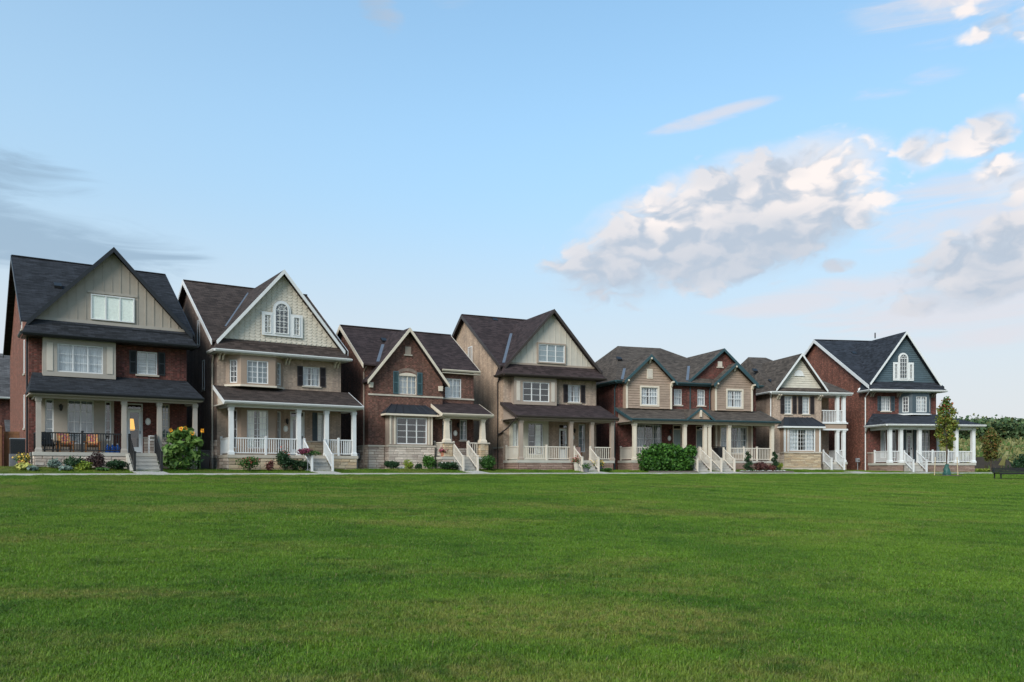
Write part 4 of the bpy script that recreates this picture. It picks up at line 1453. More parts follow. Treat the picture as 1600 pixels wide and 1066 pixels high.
MB().box(4.95, 5.09, -2.72, -2.585, 3.95, 4.42).build('king_post', 'trim_cream', h5)
railing(h5, (7.76, -2.1), (11.1, -2.1), .93, 'vinyl_bone', .92, .13, (.33, .66))
railing(h5, (.32, -2.1), (3.95, -2.1), .93, 'vinyl_bone', .92, .13, (.5,))
railing(h5, (.12, -.1), (.12, -2.0), .93, 'vinyl_bone', .92, .13, (.03,))
railing(h5, (5.85, -.1), (5.85, -2.0), .93, 'vinyl_bone', .92, .13, (.5,))
for x0, x1 in ((4.2, 5.3), (6.08, 7.18)):
    yf = stairs(h5, x0, x1, -2.25, .93, .08)
    for x in (x0 + .03, x1 - .03):
        stair_rail(h5, x, -2.18, .93, yf - .2, .15, 'vinyl_bone')
downspout(h5, [(-.06, .2, 6.3), (-.06, .45, 6.0), (-.06, .45, .2)], 'trim_teal')
downspout(h5, [(5.72, -.06, 6.35), (5.72, -.06, 4.6)], 'trim_teal')
downspout(h5, [(7.3, -.3, 6.4), (7.35, -.06, 6.1), (7.35, -.06, 4.6)], 'trim_teal')
for x, y, z in ((1.55, 2.9, 8.5), (-.0, 4.4, 7.35)):
    vent_cap(h5, x, y, z)

# ================================================================== house 6: tan brick with balcony
h6 = house(19.623, 62.6, 12, 'small tan brick house with cream siding gable, stone bay and white upper balcony')
w_ = 4.06
wall(h6, 'wall', 0, w_, -.4, 6.1, 0, [(.98, 1.56, 4.52, 5.85), (2.46, 3.03, 4.52, 5.83), (.9, 3.3, 1.8, 3.3)], 'brick_tan')
m = MB()
m.poly([(0, 0, -.4), (0, 0, 6.1), (0, 12, 6.1), (0, 12, -.4)])
m.poly([(w_, 0, -.4), (w_, 0, 6.1), (w_, 2.2, 6.1), (w_, 2.2, -.4)])
m.poly([(6.1, 2.2, -.4), (6.1, 2.2, 6.1), (6.1, 12, 6.1), (6.1, 12, -.4)])
m.poly([(0, 12, -.4), (6.1, 12, -.4), (6.1, 12, 6.1), (0, 12, 6.1)])
m.build('side_wall', 'brick_tan', h6)
wall(h6, 'wall', w_, 6.1, -.4, 6.1, 2.2, [(4.3, 5.1, .92, 3.1), (4.3, 5.1, 3.95, 5.9)], 'brick_tan')
MB().box(.16, 6.0, 4.0, 4.1, .5, 6.0).box(.16, 3.9, .16, 4.0, 4.0, 4.15).build('interior_partition', 'interior_dark', h6)
E0 = (-.35, 6.45, -.4, 12.4, 6.18)
RA, RB = (1.7, 7.0, 9.75), (3.3, 7.0, 9.75)
slab(h6, 'roof', [[(E0[0], E0[2], E0[4]), (E0[1], E0[2], E0[4]), RB, RA], [(E0[0], E0[2], E0[4]), RA, (E0[0], E0[3], E0[4])],
                  [(E0[1], E0[2], E0[4]), (E0[1], E0[3], E0[4]), RB], [(E0[0], E0[3], E0[4]), RA, RB, (E0[1], E0[3], E0[4])]], 'roof_taupe', .08)
SL6 = (-.4, 6.18, (9.75 - 6.18) / 7.4)
MB().box(-.33, 6.43, -.38, -.003, 5.96, 6.02).box(w_ + .02, 6.43, 0, 2.19, 5.96, 6.02).build('soffit', 'trim_white', h6)
gutter(h6, [(E0[0], -.4, 6.16), (E0[1], -.4, 6.16)], 'trim_white')
gutter(h6, [(E0[0], 12.3, 6.16), (E0[0], -.4, 6.16)], 'trim_white')
tri = gable(h6, .0, 4.3, 6.3, 2.15, 9.05, -.5, SL6, 'roof_taupe', 'trim_white', .2, 'siding_cream', base=6.5)
lap_boards(h6, tri, 0, 'board_ivory', .17)
slab(h6, 'gable_pent', [[(.2, -.42, 6.25), (4.1, -.42, 6.25), (4.0, -.003, 6.5), (.3, -.003, 6.5)]], 'roof_taupe', .05)
m = MB().prism([(2.15 - .38 * math.cos(math.pi * i / 12), -.06, 7.44 + .40 * math.sin(math.pi * i / 12)) for i in range(13)], (0, .05, 0))
m.box(1.72, 2.58, -.08, -.02, 7.38, 7.45)
m.build('half_round_vent', 'trim_white', h6)
window(h6, .98, 4.52, .58, 1.33, 0, 0, 1, (2, 5), 'vinyl_white', 'full', 'curtain_grey', sill='limestone')
window(h6, 2.46, 4.52, .57, 1.31, 0, 0, 1, (2, 5), 'vinyl_white', 'full', 'curtain_white', sill='limestone')
for x in (.62, 1.62, 2.1, 3.1):
    shutter(h6, x, 4.52, .34, 1.35, 'shutter_brown')
for x in (.42, 3.85):
    bracket(h6, x, 5.95, -.002, 'trim_cream')
bay_box(h6, .61, 3.59, -.6, 1.64, 3.5, [(1.02, 3.16, 1.72, 3.33)], 'bay_tan', 'trim_white')
for x in (.98, 3.18):
    MB().box(x - .12, x - .04, -.63, -.601, 1.66, 3.45).build('bay_batten', 'trim_white', h6)
MB().box(.6, 3.6, -.64, -.601, 3.38, 3.5).build('bay_frieze', 'trim_white', h6)
window(h6, 1.02, 1.72, 2.14, 1.61, -.6, 0, 3, (3, 5), 'vinyl_white', 'split', 'curtain_white')
metal_bay_roof(h6, .96, 3.21, 4.27, .38, 3.84, -.85, 3.6, 'trim_white', 6)
MB().box(.58, 3.62, -.62, -.003, -.4, 1.53).build('bay_base', 'mortar', h6)
stonework(h6, .58, 3.62, .45, 1.53, -.62, 'stone_buff', .125, .25, .6)
MB().box(.56, 3.64, -.68, -.62, -.3, .44).build('footing', 'limestone', h6)
stonework(h6, 0, .6, .3, 1.53, 0, 'stone_grey', .14, rz=R(-90), org=(.58, 0))
MB().box(.52, 3.68, -.7, -.004, 1.535, 1.635).build('stone_cap', 'limestone', h6)
stonework(h6, .0, .56, .3, 1.53, 0, 'stone_grey', .14)
stonework(h6, -1.5, 0, .3, 1.53, 0, 'stone_grey', .14, rz=R(-90), org=(0, 0))
# balcony and porch at the corner
MB().box(w_ + .01, 6.12, -.12, 2.19, 3.42, 3.8).build('balcony_floor', 'bay_tan', h6)
MB().box(w_ + .01, 6.2, -.2, -.121, 3.8, 3.9).box(w_ + .01, 6.2, -.2, -.121, 3.3, 3.42).build('balcony_band', 'trim_white', h6)
posts(h6, [5.38, 5.92], -.02, 3.83, 5.98, .12, 'trim_white')
posts(h6, [5.38, 5.92], -.02, .88, 3.35, .12, 'trim_white')
railing(h6, (4.08, -.02), (5.26, -.02), 3.82, 'vinyl_white', 1.02, .12)
railing(h6, (5.5, -.02), (5.8, -.02), 3.82, 'vinyl_white', 1.02, .12)
railing(h6, (6.0, .1), (6.0, 2.1), 3.82, 'vinyl_white', 1.02, .12)
railing(h6, (6.0, .1), (6.0, 2.1), .88, 'vinyl_white', .92, .12)
railing(h6, (5.5, -.02), (5.8, -.02), .88, 'vinyl_white', .92, .12)
door(h6, 4.3, .92, .8, 2.18, 'door_black', None, .02, 'trim_taupe', 2.2)
door(h6, 4.3, 3.95, .8, 1.95, 'door_black', (.15, 0), .02, 'trim_taupe', 2.2)
MB().box(w_ + .01, 6.14, -.22, 2.19, .71, .88).build('porch_slab', 'concrete_light', h6)
MB().box(w_ + .06, 6.08, -.16, 2.19, -.4, .709).build('porch_base', 'mortar', h6)
stonework(h6, 5.3, 6.08, .2, .71, -.16, 'stone_buff', .13, .25, .5)
yf = stairs(h6, 4.08, 5.2, -.22, .88, .2)
for x in (4.12, 5.18):
    stair_rail(h6, x, -.15, .88, yf - .2, .25, 'vinyl_white')
downspout(h6, [(-.3, -.35, 6.05), (-.06, .2, 5.7), (-.06, .2, .3)], 'trim_white')
for x, y, z in ((.55, 3.6, 8.15), (.4, 5.6, 8.0), (.7, 1.3, 7.05)):
    vent_cap(h6, x, y, z)

# ================================================================== house 7: red brick corner house, slate roof
h7 = house(27.494, 64.17, 9, 'red brick corner house with slate blue gable, black roof and white wraparound porch')
w_ = 5.75
SL7 = (-.55, 6.75, (11.5 - 6.75) / 8.15)
shell(h7, w_, 15.2, 7.6, 11.5, -.55, 6.75, 'brick_red',
      [(3.17, 3.78, .9, 3.44), (4.48, 5.20, 1.2, 3.38), (1.02, 1.5, 1.2, 3.36), (1.98, 2.36, 1.2, 3.4), (1.07, 1.85, 4.84, 5.96), (2.9, 4.6, 4.8, 5.9)],
      'brick_red_lit', 'roof_slate', 'trim_white', .3)
tri = gable(h7, -.12, 5.9, 6.92, 2.95, 10.98, -.4, SL7, 'roof_slate', 'trim_white', .22, 'board_blue', base=7.1)
lap_boards(h7, tri, 0, 'board_blue', .165)
for a, c_, e in ((2.0, 2.47, 2.1), (3.29, 3.76, 3.37)):
    wall(h7, 'window_surround', a, c_, 7.2, 8.62, -.11, [(e, e + .3, 7.32, 8.52)], 'trim_white', .1)
m = MB().box(2.47, 3.29, -.1, -.04, 7.2, 7.36)
m.box(2.46, 2.53, -.1, -.04, 7.36, 8.92).box(3.23, 3.3, -.1, -.04, 7.36, 8.92)
for i in range(12):
    t0, t1 = math.pi * i / 12, math.pi * (i + 1) / 12
    m.prism([(2.88 - .42 * math.cos(t0), -.1, 8.92 + .44 * math.sin(t0)), (2.88 - .42 * math.cos(t1), -.1, 8.92 + .44 * math.sin(t1)),
             (2.88 - .35 * math.cos(t1), -.1, 8.92 + .36 * math.sin(t1)), (2.88 - .35 * math.cos(t0), -.1, 8.92 + .36 * math.sin(t0))], (0, .06, 0))
m.build('window_surround', 'trim_white', h7)
window(h7, 2.53, 7.34, .7, 1.94, -.07, 0, 1, (3, 5), 'vinyl_white', None, applied=True, arch=.36)
window(h7, 2.1, 7.32, .3, 1.2, -.06, 0, 1, (2, 4), 'vinyl_white', None, applied=True)
window(h7, 3.37, 7.32, .3, 1.2, -.06, 0, 1, (2, 4), 'vinyl_white', None, applied=True)
skirt(h7, w_, 7.1, -.85, 6.44, 'roof_slate', 'trim_white', .3, .9)
for x in (.25, 2.5, 5.4):
    bracket(h7, x, 6.27, -.002, 'trim_taupe')
window(h7, 1.07, 4.84, .78, 1.12, 0, 0, 2, (2, 4), 'vinyl_white', 'full', 'curtain_white', sill='limestone')
for x in (.75, 1.88):
    shutter(h7, x, 4.84, .3, 1.14, 'shutter_slate')
canted_bay(h7, (2.55, 3.3, 4.7, 5.3), -.6, 4.62, 6.28, 'shutter_slate', [(3.62, 4.52, 4.74, 5.95)], 'trim_white')
window(h7, 3.62, 4.74, .9, 1.21, -.6, 0, 2, (2, 4), 'vinyl_white', 'full', 'curtain_white')
door(h7, 3.17, .9, .61, 2.54, 'door_white', (.2, 5), .34)
MB().box(2.95, 3.15, -.06, -.003, .9, 3.55).box(3.8, 4.0, -.06, -.003, .9, 3.55).build('door_panel', 'shutter_slate', h7)
window(h7, 4.48, 1.2, .72, 2.18, 0, 0, 2, (1, 5), 'vinyl_white', 'full', 'curtain_grey')
window(h7, 1.02, 1.2, .48, 2.16, 0, 0, 1, (1, 1), 'vinyl_white', 'full', 'curtain_white')
window(h7, 1.98, 1.2, .38, 2.2, 0, 0, 1, (1, 1), 'vinyl_white', None)
# porch: front run and the return down the right side
MB().box(-.05, 7.3, -2.45, -.003, .63, .8).box(w_ + .003, 7.3, 0, 4.2, .63, .8).build('porch_slab', 'concrete_light', h7)
MB().box(.02, 7.23, -2.38, -.003, -.4, .629).box(w_ + .003, 7.23, 0, 4.15, -.4, .629).build('porch_base', 'mortar_dark', h7)
stonework(h7, .02, 1.3, .1, .62, -2.38, 'stone_red', .11, .25, .6)
stonework(h7, 2.6, 7.23, .1, .62, -2.38, 'stone_red', .11, .25, .6)
stonework(h7, 0, 2.38, .1, .62, 0, 'stone_red', .11, .25, .6, rz=R(-90), org=(.02, 0))
MB().box(-.06, .3, -.5, -.003, .802, 1.55).build('porch_pier', 'stone_red', h7)
MB().box(-.12, .36, -.56, -.003, 1.552, 1.62).build('pier_cap', 'limestone', h7)
posts(h7, [.27, 1.16, 2.68, 5.72, 7.14], -2.3, .8, 3.44, .125, 'trim_white')
posts(h7, [7.14], 1.8, .8, 3.44, .125, 'trim_white')
slab(h7, 'porch_roof', [[(-.3, -2.85, 3.68), (7.75, -2.85, 3.68), (5.752, -.002, 4.62), (.35, -.002, 4.62)],
                        [(-.3, -2.85, 3.68), (.35, -.002, 4.62), (-.3, -.002, 3.68)],
                        [(7.75, -2.85, 3.68), (7.75, 4.4, 3.68), (5.752, 4.4, 4.62), (5.752, -.002, 4.62)]], 'roof_slate', .07)
gutter(h7, [(-.3, -2.85, 3.67), (7.75, -2.85, 3.67)], 'trim_white')
gutter(h7, [(-.3, -.01, 3.67), (-.3, -2.85, 3.67)], 'trim_white')
gutter(h7, [(7.75, -2.85, 3.67), (7.75, 4.4, 3.67)], 'trim_white')
MB().box(-.28, 7.73, -2.82, -.004, 3.5, 3.56).box(w_ + .003, 7.73, 0, 4.38, 3.5, 3.56).build('porch_ceiling', 'panel_light', h7)
MB().box(.12, 7.26, -2.42, -2.18, 3.3, 3.499).build('porch_beam', 'trim_white', h7)
MB().box(.14, .36, -2.178, -.004, 3.3, 3.499).box(7.04, 7.26, -2.178, 4.2, 3.3, 3.499).build('porch_beam', 'trim_white', h7)
railing(h7, (.15, -.5), (.15, -2.2), .8, 'vinyl_white', .9, .125, (.05,))
railing(h7, (.4, -2.3), (1.04, -2.3), .8, 'vinyl_white', .9, .125)
railing(h7, (2.8, -2.3), (5.6, -2.3), .8, 'vinyl_white', .9, .125, (.35, .8))
railing(h7, (5.85, -2.3), (7.02, -2.3), .8, 'vinyl_white', .9, .125)
railing(h7, (7.16, -2.18), (7.16, 1.7), .8, 'vinyl_white', .9, .125, (.5,))
yf = stairs(h7, 1.36, 2.5, -2.45, .8, .03)
for x in (1.4, 2.46):
    stair_rail(h7, x, -2.38, .8, yf - .2, .1, 'vinyl_white')
downspout(h7, [(-.3, -.6, 6.3), (-.07, .3, 5.9), (-.07, .3, .2)], 'trim_white')
downspout(h7, [(-.3, -.3, 3.55), (-.08, .28, 3.15)], 'trim_white')
MB().lathe(0, 0, [(.1, -.14), (.16, -.1), (.16, .06), (.08, .14)], 10).build('wall_vent_hood', 'sconce_white', h7, (-.14, .9, 6.55))
vent_cap(h7, 1.9, 4.9, 9.95)
MB().tube([(2.6, 3.2, 11.0), (2.6, 3.2, 11.45)], .05, 8).build('vent_pipe', 'metal_black', h7)

# ================================================================== the neighbour beyond the fence
hn = house(-39.5, 58.0, 34.4, 'distant red brick house with grey roof glimpsed behind the wooden fence at far left')
wall(hn, 'wall', 0, 9.5, -.4, 5.6, 0, [(5.9, 7.6, 3.0, 4.4)], 'brick_red')
MB().poly([(9.5, 0, -.4), (9.5, 0, 5.6), (9.5, 9, 5.6), (9.5, 9, -.4)]).build('side_wall', 'brick_red', hn)
slab(hn, 'roof', [[(-.4, -.5, 5.5), (9.9, -.5, 5.5), (9.9, 4.5, 9.2), (-.4, 4.5, 9.2)], [(-.4, 4.5, 9.2), (9.9, 4.5, 9.2), (9.9, 9.5, 5.5), (-.4, 9.5, 5.5)]], 'roof_grey', .1)
gutter(hn, [(-.4, -.5, 5.5), (9.9, -.5, 5.5)], 'trim_white')
slab(hn, 'porch_roof', [[(3.5, -2.5, 2.6), (9.9, -2.5, 2.6), (9.9, 0, 3.9), (3.5, 0, 3.9)]], 'roof_grey', .1)
gutter(hn, [(3.5, -2.5, 2.6), (9.9, -2.5, 2.6)], 'trim_white')

# ------------------------------------------------------------------ ground
FRAMES = {1: (-23.52, 40.5, 34.4), 2: (-16.146, 45.53, 33.5), 3: (-8.804, 50.33, 30), 4: (-.567, 54.98, 25), 5: (7.487, 58.63, 18.5),
          6: (19.623, 62.6, 12), 7: (27.494, 64.17, 9)}
WID = {1: 7.34, 2: 7.16, 3: 7.29, 4: 7.10, 5: 11.34, 6: 6.1, 7: 7.3}


def L2W(i, x, y):
    X, Y, t = FRAMES[i]
    c_, s_ = math.cos(R(t)), math.sin(R(t))
    return X + x * c_ - y * s_, Y + x * s_ + y * c_


EDGE = -5.9                                        # near edge of the sidewalk, metres in front of the walls
pl = [(-72, 5), (-48, 20.5)]
for i in range(1, 8):
    pl += [L2W(i, .4, EDGE), L2W(i, WID[i] - .4, EDGE)]
pl += [(46, 60.2), (75, 62.5), (140, 62)]
PL = np.array(pl)


def edge_distance(P):
    """signed distance to the sidewalk's near edge, positive on the park side"""
    best = np.full(len(P), 1e9)
    sg = np.zeros(len(P))
    for a, c_ in zip(PL[:-1], PL[1:]):
        d = c_ - a
        t = np.clip(((P - a) @ d) / (d @ d), 0, 1)
        q = a + t[:, None] * d
        r_ = P - q
        dist = np.hypot(r_[:, 0], r_[:, 1])
        side_ = -(d[0] * (P[:, 1] - a[1]) - d[1] * (P[:, 0] - a[0]))
        m_ = dist < best
        best[m_] = dist[m_]
        sg[m_] = np.where(side_[m_] > 0, 1, -1)
    return best * sg


def smooth(x, a, c_):
    t = np.clip((x - a) / (c_ - a), 0, 1)
    return t * t * (3 - 2 * t)


def ground_z(P):
    P = np.atleast_2d(np.asarray(P, float))
    D = edge_distance(P)
    z = np.where(D > 0, -.034 * np.minimum(D, 60), 0.0)
    base_ = np.interp(P[:, 0], [-24, -14, -6, 8, 20, 30], [.36, .2, .27, .2, .26, .1])
    dd = -D
    z = z + np.where(D < 0, .05 * np.clip(dd / 1.5, 0, 1) + base_ * smooth(dd, 1.5, 4.2), 0)
    z = z + np.where(P[:, 1] > 78, .052 * np.minimum(P[:, 1] - 78, 240), 0)
    z = z + np.where(D > 3, .045 * np.sin(P[:, 0] * .31 + 1) * np.sin(P[:, 1] * .27), 0)
    return z


def gz(x, y):
    return float(ground_z([(x, y)])[0])


xs = np.concatenate([np.linspace(-2500, -90, 14), np.arange(-84, 110, 1.4), np.linspace(116, 2500, 16)])
ys = np.concatenate([np.linspace(-400, -12, 8), np.arange(-8, 96, 1.1), np.linspace(100, 340, 40), np.linspace(380, 3500, 14)])
GX, GY = np.meshgrid(xs, ys)
P = np.column_stack([GX.ravel(), GY.ravel()])
zg = ground_z(P)
V = np.column_stack([P, zg])
nx, ny = len(xs), len(ys)
F = [(j * nx + i, j * nx + i + 1, (j + 1) * nx + i + 1, (j + 1) * nx + i) for j in range(ny - 1) for i in range(nx - 1)]
me = bpy.data.meshes.new('lawn')
me.from_pydata(V.tolist(), [], F)
me.polygons.foreach_set('use_smooth', [True] * len(me.polygons))


def grass_color(n):
    """turf colour at a world position: broad patches, drier spots, faint mowing bands"""
    g = n.n('ShaderNodeNewGeometry').outputs['Position']
    px_, py_, pz_ = n.sep(g)
    flat = n.comb(px_, py_, 0)
    a = n.noise(flat, .22, 5, .6)
    c_ = n.noise(flat, 1.1, 5, .65)
    d = n.noise(n.comb(n.m('MULTIPLY', px_, .5), py_, 4.0), .42, 6, .62, .4)
    e = n.noise(flat, 7.0, 3, .6)
    col = n.mix(n.ss(a, .36, .64), (.065, .144, .011), (.120, .210, .018))
    col = n.mix(n.m('MULTIPLY', n.ss(c_, .45, .75), .6), col, (.14, .235, .026))
    dry = n.m('MULTIPLY', n.ss(n.m('ADD', d, n.m('MULTIPLY', n.ss(px_, 2.0, -14.0), .045)), .50, .655), n.ss(e, .3, .6))
    col = n.mix(n.m('MULTIPLY', dry, .62), col, (.25, .21, .07))
    dark = n.ss(n.m('ADD', n.m('MULTIPLY', n.noise(n.comb(px_, py_, 9.0), 1.6, 4, .6), .55), n.m('MULTIPLY', n.noise(n.comb(px_, py_, 4.0), 5.5, 4, .65), .45)), .47, .66)
    col = n.mix(n.m('MULTIPLY', dark, .72), col, (.034, .082, .009))
    # mowing bands: long arcs round a point beyond the right end of the row
    rr = n.m('SQRT', n.m('ADD', n.m('POWER', n.m('SUBTRACT', px_, 64.0), 2.0), n.m('POWER', n.m('SUBTRACT', py_, 86.0), 2.0)))
    band = n.ss(n.m('SINE', n.m('ADD', n.m('MULTIPLY', rr, 2.9), n.m('MULTIPLY', a, 3.0))), -.5, .5)
    wide = n.m('MULTIPLY', band, n.ss(n.m('ADD', px_, n.m('MULTIPLY', py_, .3)), 2.0, 24.0))
    col = n.mix(n.m('MULTIPLY', wide, .5), col, (.155, .25, .03))
    return col


m, n, p, o = new_mat('turf')
g = n.n('ShaderNodeNewGeometry').outputs['Position']
py_ = n.sep(g)[1]
col = grass_color(n)
mead = n.mix(n.ss(n.noise(g, .09, 6, .65), .4, .6), (.085, .10, .03), (.20, .18, .075))
col = n.mix(n.ss(py_, 72.0, 84.0), col, mead)
n.put(p.inputs['Base Color'], n.mix(1.0, col, (.62, .60, .62), 'MULTIPLY'))
p.inputs['Roughness'].default_value = .9
p.inputs['Specular IOR Level'].default_value = .15
bump(n, p, n.noise(g, 16, 4, .7), .8, .05)
m, n, p, o = new_mat('grass_blade')
col = grass_color(n)
oi = n.n('ShaderNodeObjectInfo')
at = n.n('ShaderNodeAttribute', attribute_name='tint')
s_ = n.sep(at.outputs['Vector'])
col = n.mix(1.0, col, n.mix(s_[0], (.62, .66, .55), (1.55, 1.5, 1.3)), 'MULTIPLY')
col = n.mix(n.ss(s_[1], .955, .965), col, (.27, .23, .10))
n.put(p.inputs['Base Color'], col)
p.inputs['Roughness'].default_value = .5
p.inputs['Specular IOR Level'].default_value = .25
tr = n.n('ShaderNodeBsdfTranslucent')
n.put(tr.inputs[0], col)
mx = n.n('ShaderNodeMixShader')
mx.inputs[0].default_value = .3
n.t.links.new(p.outputs[0], mx.inputs[1])
n.t.links.new(tr.outputs[0], mx.inputs[2])
n.t.links.new(mx.outputs[0], o.inputs[0])

me.materials.append(MATS['turf'])
lawn = put('ground', me)
tag(lawn, 'wide mown green park lawn rising to the houses and fields beyond', None, None, 'structure')

# sidewalk: slab by slab along the row
sw = MB()
sidewalk = None
L_ = [0.0]
for a, c_ in zip(PL[:-1], PL[1:]):
    L_.append(L_[-1] + float(np.hypot(*(c_ - a))))


def along(s_):
    x = np.interp(s_, L_, PL[:, 0])
    y = np.interp(s_, L_, PL[:, 1])
    x2, y2 = np.interp(s_ + .5, L_, PL[:, 0]), np.interp(s_ + .5, L_, PL[:, 1])
    x1, y1 = np.interp(s_ - .5, L_, PL[:, 0]), np.interp(s_ - .5, L_, PL[:, 1])
    d = Vector((x2 - x1, y2 - y1)).normalized()
    return Vector((float(x), float(y))), Vector((-d.y, d.x))


s0 = L_[1]
first = None
while s0 < L_[-2]:
    a, na = along(s0 + .012)
    c_, nc = along(s0 + 1.5)
    q = [a, c_, c_ + nc * 1.5, a + na * 1.5]
    zz = [.012, .012, .085, .085]
    mb = MB().prism([(p_.x, p_.y, z) for p_, z in zip(q, zz)], (0, 0, -.14))
    if first is None:
        first = mb.build('sidewalk', 'concrete_light')
        tag(first, 'narrow pale concrete sidewalk running past the front yards', None, None, 'structure')
    else:
        mb.build('paving_slab', 'concrete_light', first)
    s0 += 1.512
# front walks from the steps to the sidewalk
for i, x0, x1, ya in ((1, 4.1, 5.5, -3.2), (2, 4.2, 5.4, -3.0), (3, 4.95, 6.05, -3.0), (4, 4.1, 5.4, -3.2), (5, 4.1, 7.2, -3.3), (6, 4.1, 5.2, -1.3), (7, 1.35, 2.5, -3.4)):
    q = [L2W(i, x0, EDGE + 1.45), L2W(i, x1, EDGE + 1.45), L2W(i, x1, ya), L2W(i, x0, ya)]
    hh = [.095, .095, max(gz(*q[2]) + .03, .12), max(gz(*q[3]) + .03, .12)]
    ob = MB().prism([(p_[0], p_[1], z) for p_, z in zip(q, hh)], (0, 0, -.25)).build('front_path', 'concrete')
    tag(ob, ['', 'concrete walk leading to the steps with black handrails', 'concrete walk to the steps of the cream shingled house', 'concrete walk to the steps of the brown brick house',
             'concrete walk to the steps of the buff brick house', 'broad concrete walk to the paired steps of the double house', 'concrete walk to the steps under the balcony',
             'concrete walk to the steps of the corner house'][i], None, None, 'structure')

# ------------------------------------------------------------------ grass blades
CL = bpy.data.collections.new('grass_clumps')
for v_ in range(5):
    rr = random.Random(90 + v_)
    vs, fs, tint = [], [], []
    nb = 120 if v_ < 3 else 90
    rad = .13
    for i in range(nb):
        a, r_ = rr.uniform(0, 6.283), rad * math.sqrt(rr.random())
        x, y = r_ * math.cos(a), r_ * math.sin(a)
        hgt = rr.uniform(.016, .038)
        if rr.random() < .07:
            hgt *= 1.4
        th, lean = rr.uniform(0, 6.283), rr.uniform(.004, .05)
        wd = rr.uniform(.0014, .0027)
        ax, ay = math.cos(th), math.sin(th)
        bx_, by_ = -ay * wd, ax * wd
        k = len(vs)
        vs += [(x - bx_, y - by_, -.01), (x + bx_, y + by_, -.01), (x + ax * lean * .35 + bx_ * .8, y + ay * lean * .35 + by_ * .8, hgt * .6),
               (x + ax * lean * .35 - bx_ * .8, y + ay * lean * .35 - by_ * .8, hgt * .6), (x + ax * lean, y + ay * lean, hgt)]
        fs += [(k, k + 1, k + 2, k + 3), (k + 3, k + 2, k + 4)]
        t = (rr.random(), rr.random(), 0)
        tint += [t] * 5
    gm = bpy.data.meshes.new('grass_clump')
    gm.from_pydata(vs, [], fs)
    gm.materials.append(MATS['grass_blade'])
    at = gm.attributes.new('tint', 'FLOAT_VECTOR', 'POINT')
    at.data.foreach_set('vector', [c_ for t in tint for c_ in t])
    go = bpy.data.objects.new('grass_clump', gm)
    CL.objects.link(go)
rng = np.random.default_rng(5)


def scatter(y0, y1, dens, smin, smax):
    n_ = int(dens * (y1 - y0) * 2 * .72 * (y1 + y0) / 2 * 1.0)
    # more evenly by area: pick y with density growing with the width of the view
    t = rng.random(n_)
    y = np.sqrt(y0 ** 2 + t * (y1 ** 2 - y0 ** 2))
    x = (rng.random(n_) * 2 - 1) * (.66 * y + .8)
    P_ = np.column_stack([x, y])
    D = edge_distance(P_)
    keep = (D > .15) | ((D < -1.6) & (D > -4.0))
    return P_[keep], rng.uniform(smin, smax, keep.sum())


parts = [scatter(4.2, 9, 190, .8, 1.2), scatter(9, 16, 100, .9, 1.35), scatter(16, 28, 48, 1.0, 1.6), scatter(28, 62, 16, 1.3, 1.9)]
GP = np.vstack([q[0] for q in parts])
GS = np.concatenate([q[1] for q in parts])
gzv = ground_z(GP)
pm = bpy.data.meshes.new('grass')
pm.vertices.add(len(GP))
pm.vertices.foreach_set('co', np.column_stack([GP, gzv]).ravel())
at = pm.attributes.new('size', 'FLOAT', 'POINT')
at.data.foreach_set('value', GS)
at = pm.attributes.new('turn', 'FLOAT', 'POINT')
at.data.foreach_set('value', rng.random(len(GP)) * 6.283)
grass = put('grass', pm)
tag(grass, 'short mown grass blades covering the lawn', 'grass', None, 'stuff')
ng = bpy.data.node_groups.new('scatter_grass', 'GeometryNodeTree')
ng.interface.new_socket('Geometry', in_out='INPUT', socket_type='NodeSocketGeometry')
ng.interface.new_socket('Geometry', in_out='OUTPUT', socket_type='NodeSocketGeometry')
gi, gout = ng.nodes.new('NodeGroupInput'), ng.nodes.new('NodeGroupOutput')
ci = ng.nodes.new('GeometryNodeCollectionInfo')
ci.inputs[0].default_value = CL
ci.inputs['Separate Children'].default_value = True
ci.inputs['Reset Children'].default_value = True
iop = ng.nodes.new('GeometryNodeInstanceOnPoints')
iop.inputs['Pick Instance'].default_value = True
a1_ = ng.nodes.new('GeometryNodeInputNamedAttribute')
a1_.data_type = 'FLOAT'
a1_.inputs[0].default_value = 'size'
a2_ = ng.nodes.new('GeometryNodeInputNamedAttribute')
a2_.data_type = 'FLOAT'
a2_.inputs[0].default_value = 'turn'
cx_ = ng.nodes.new('ShaderNodeCombineXYZ')
lk = ng.links.new
lk(gi.outputs[0], iop.inputs['Points'])
lk(ci.outputs[0], iop.inputs['Instance'])
lk(a1_.outputs[0], iop.inputs['Scale'])
lk(a2_.outputs[0], cx_.inputs[2])
lk(cx_.outputs[0], iop.inputs['Rotation'])
lk(iop.outputs[0], gout.inputs[0])
md = grass.modifiers.new('scatter', 'NODES')
md.node_group = ng


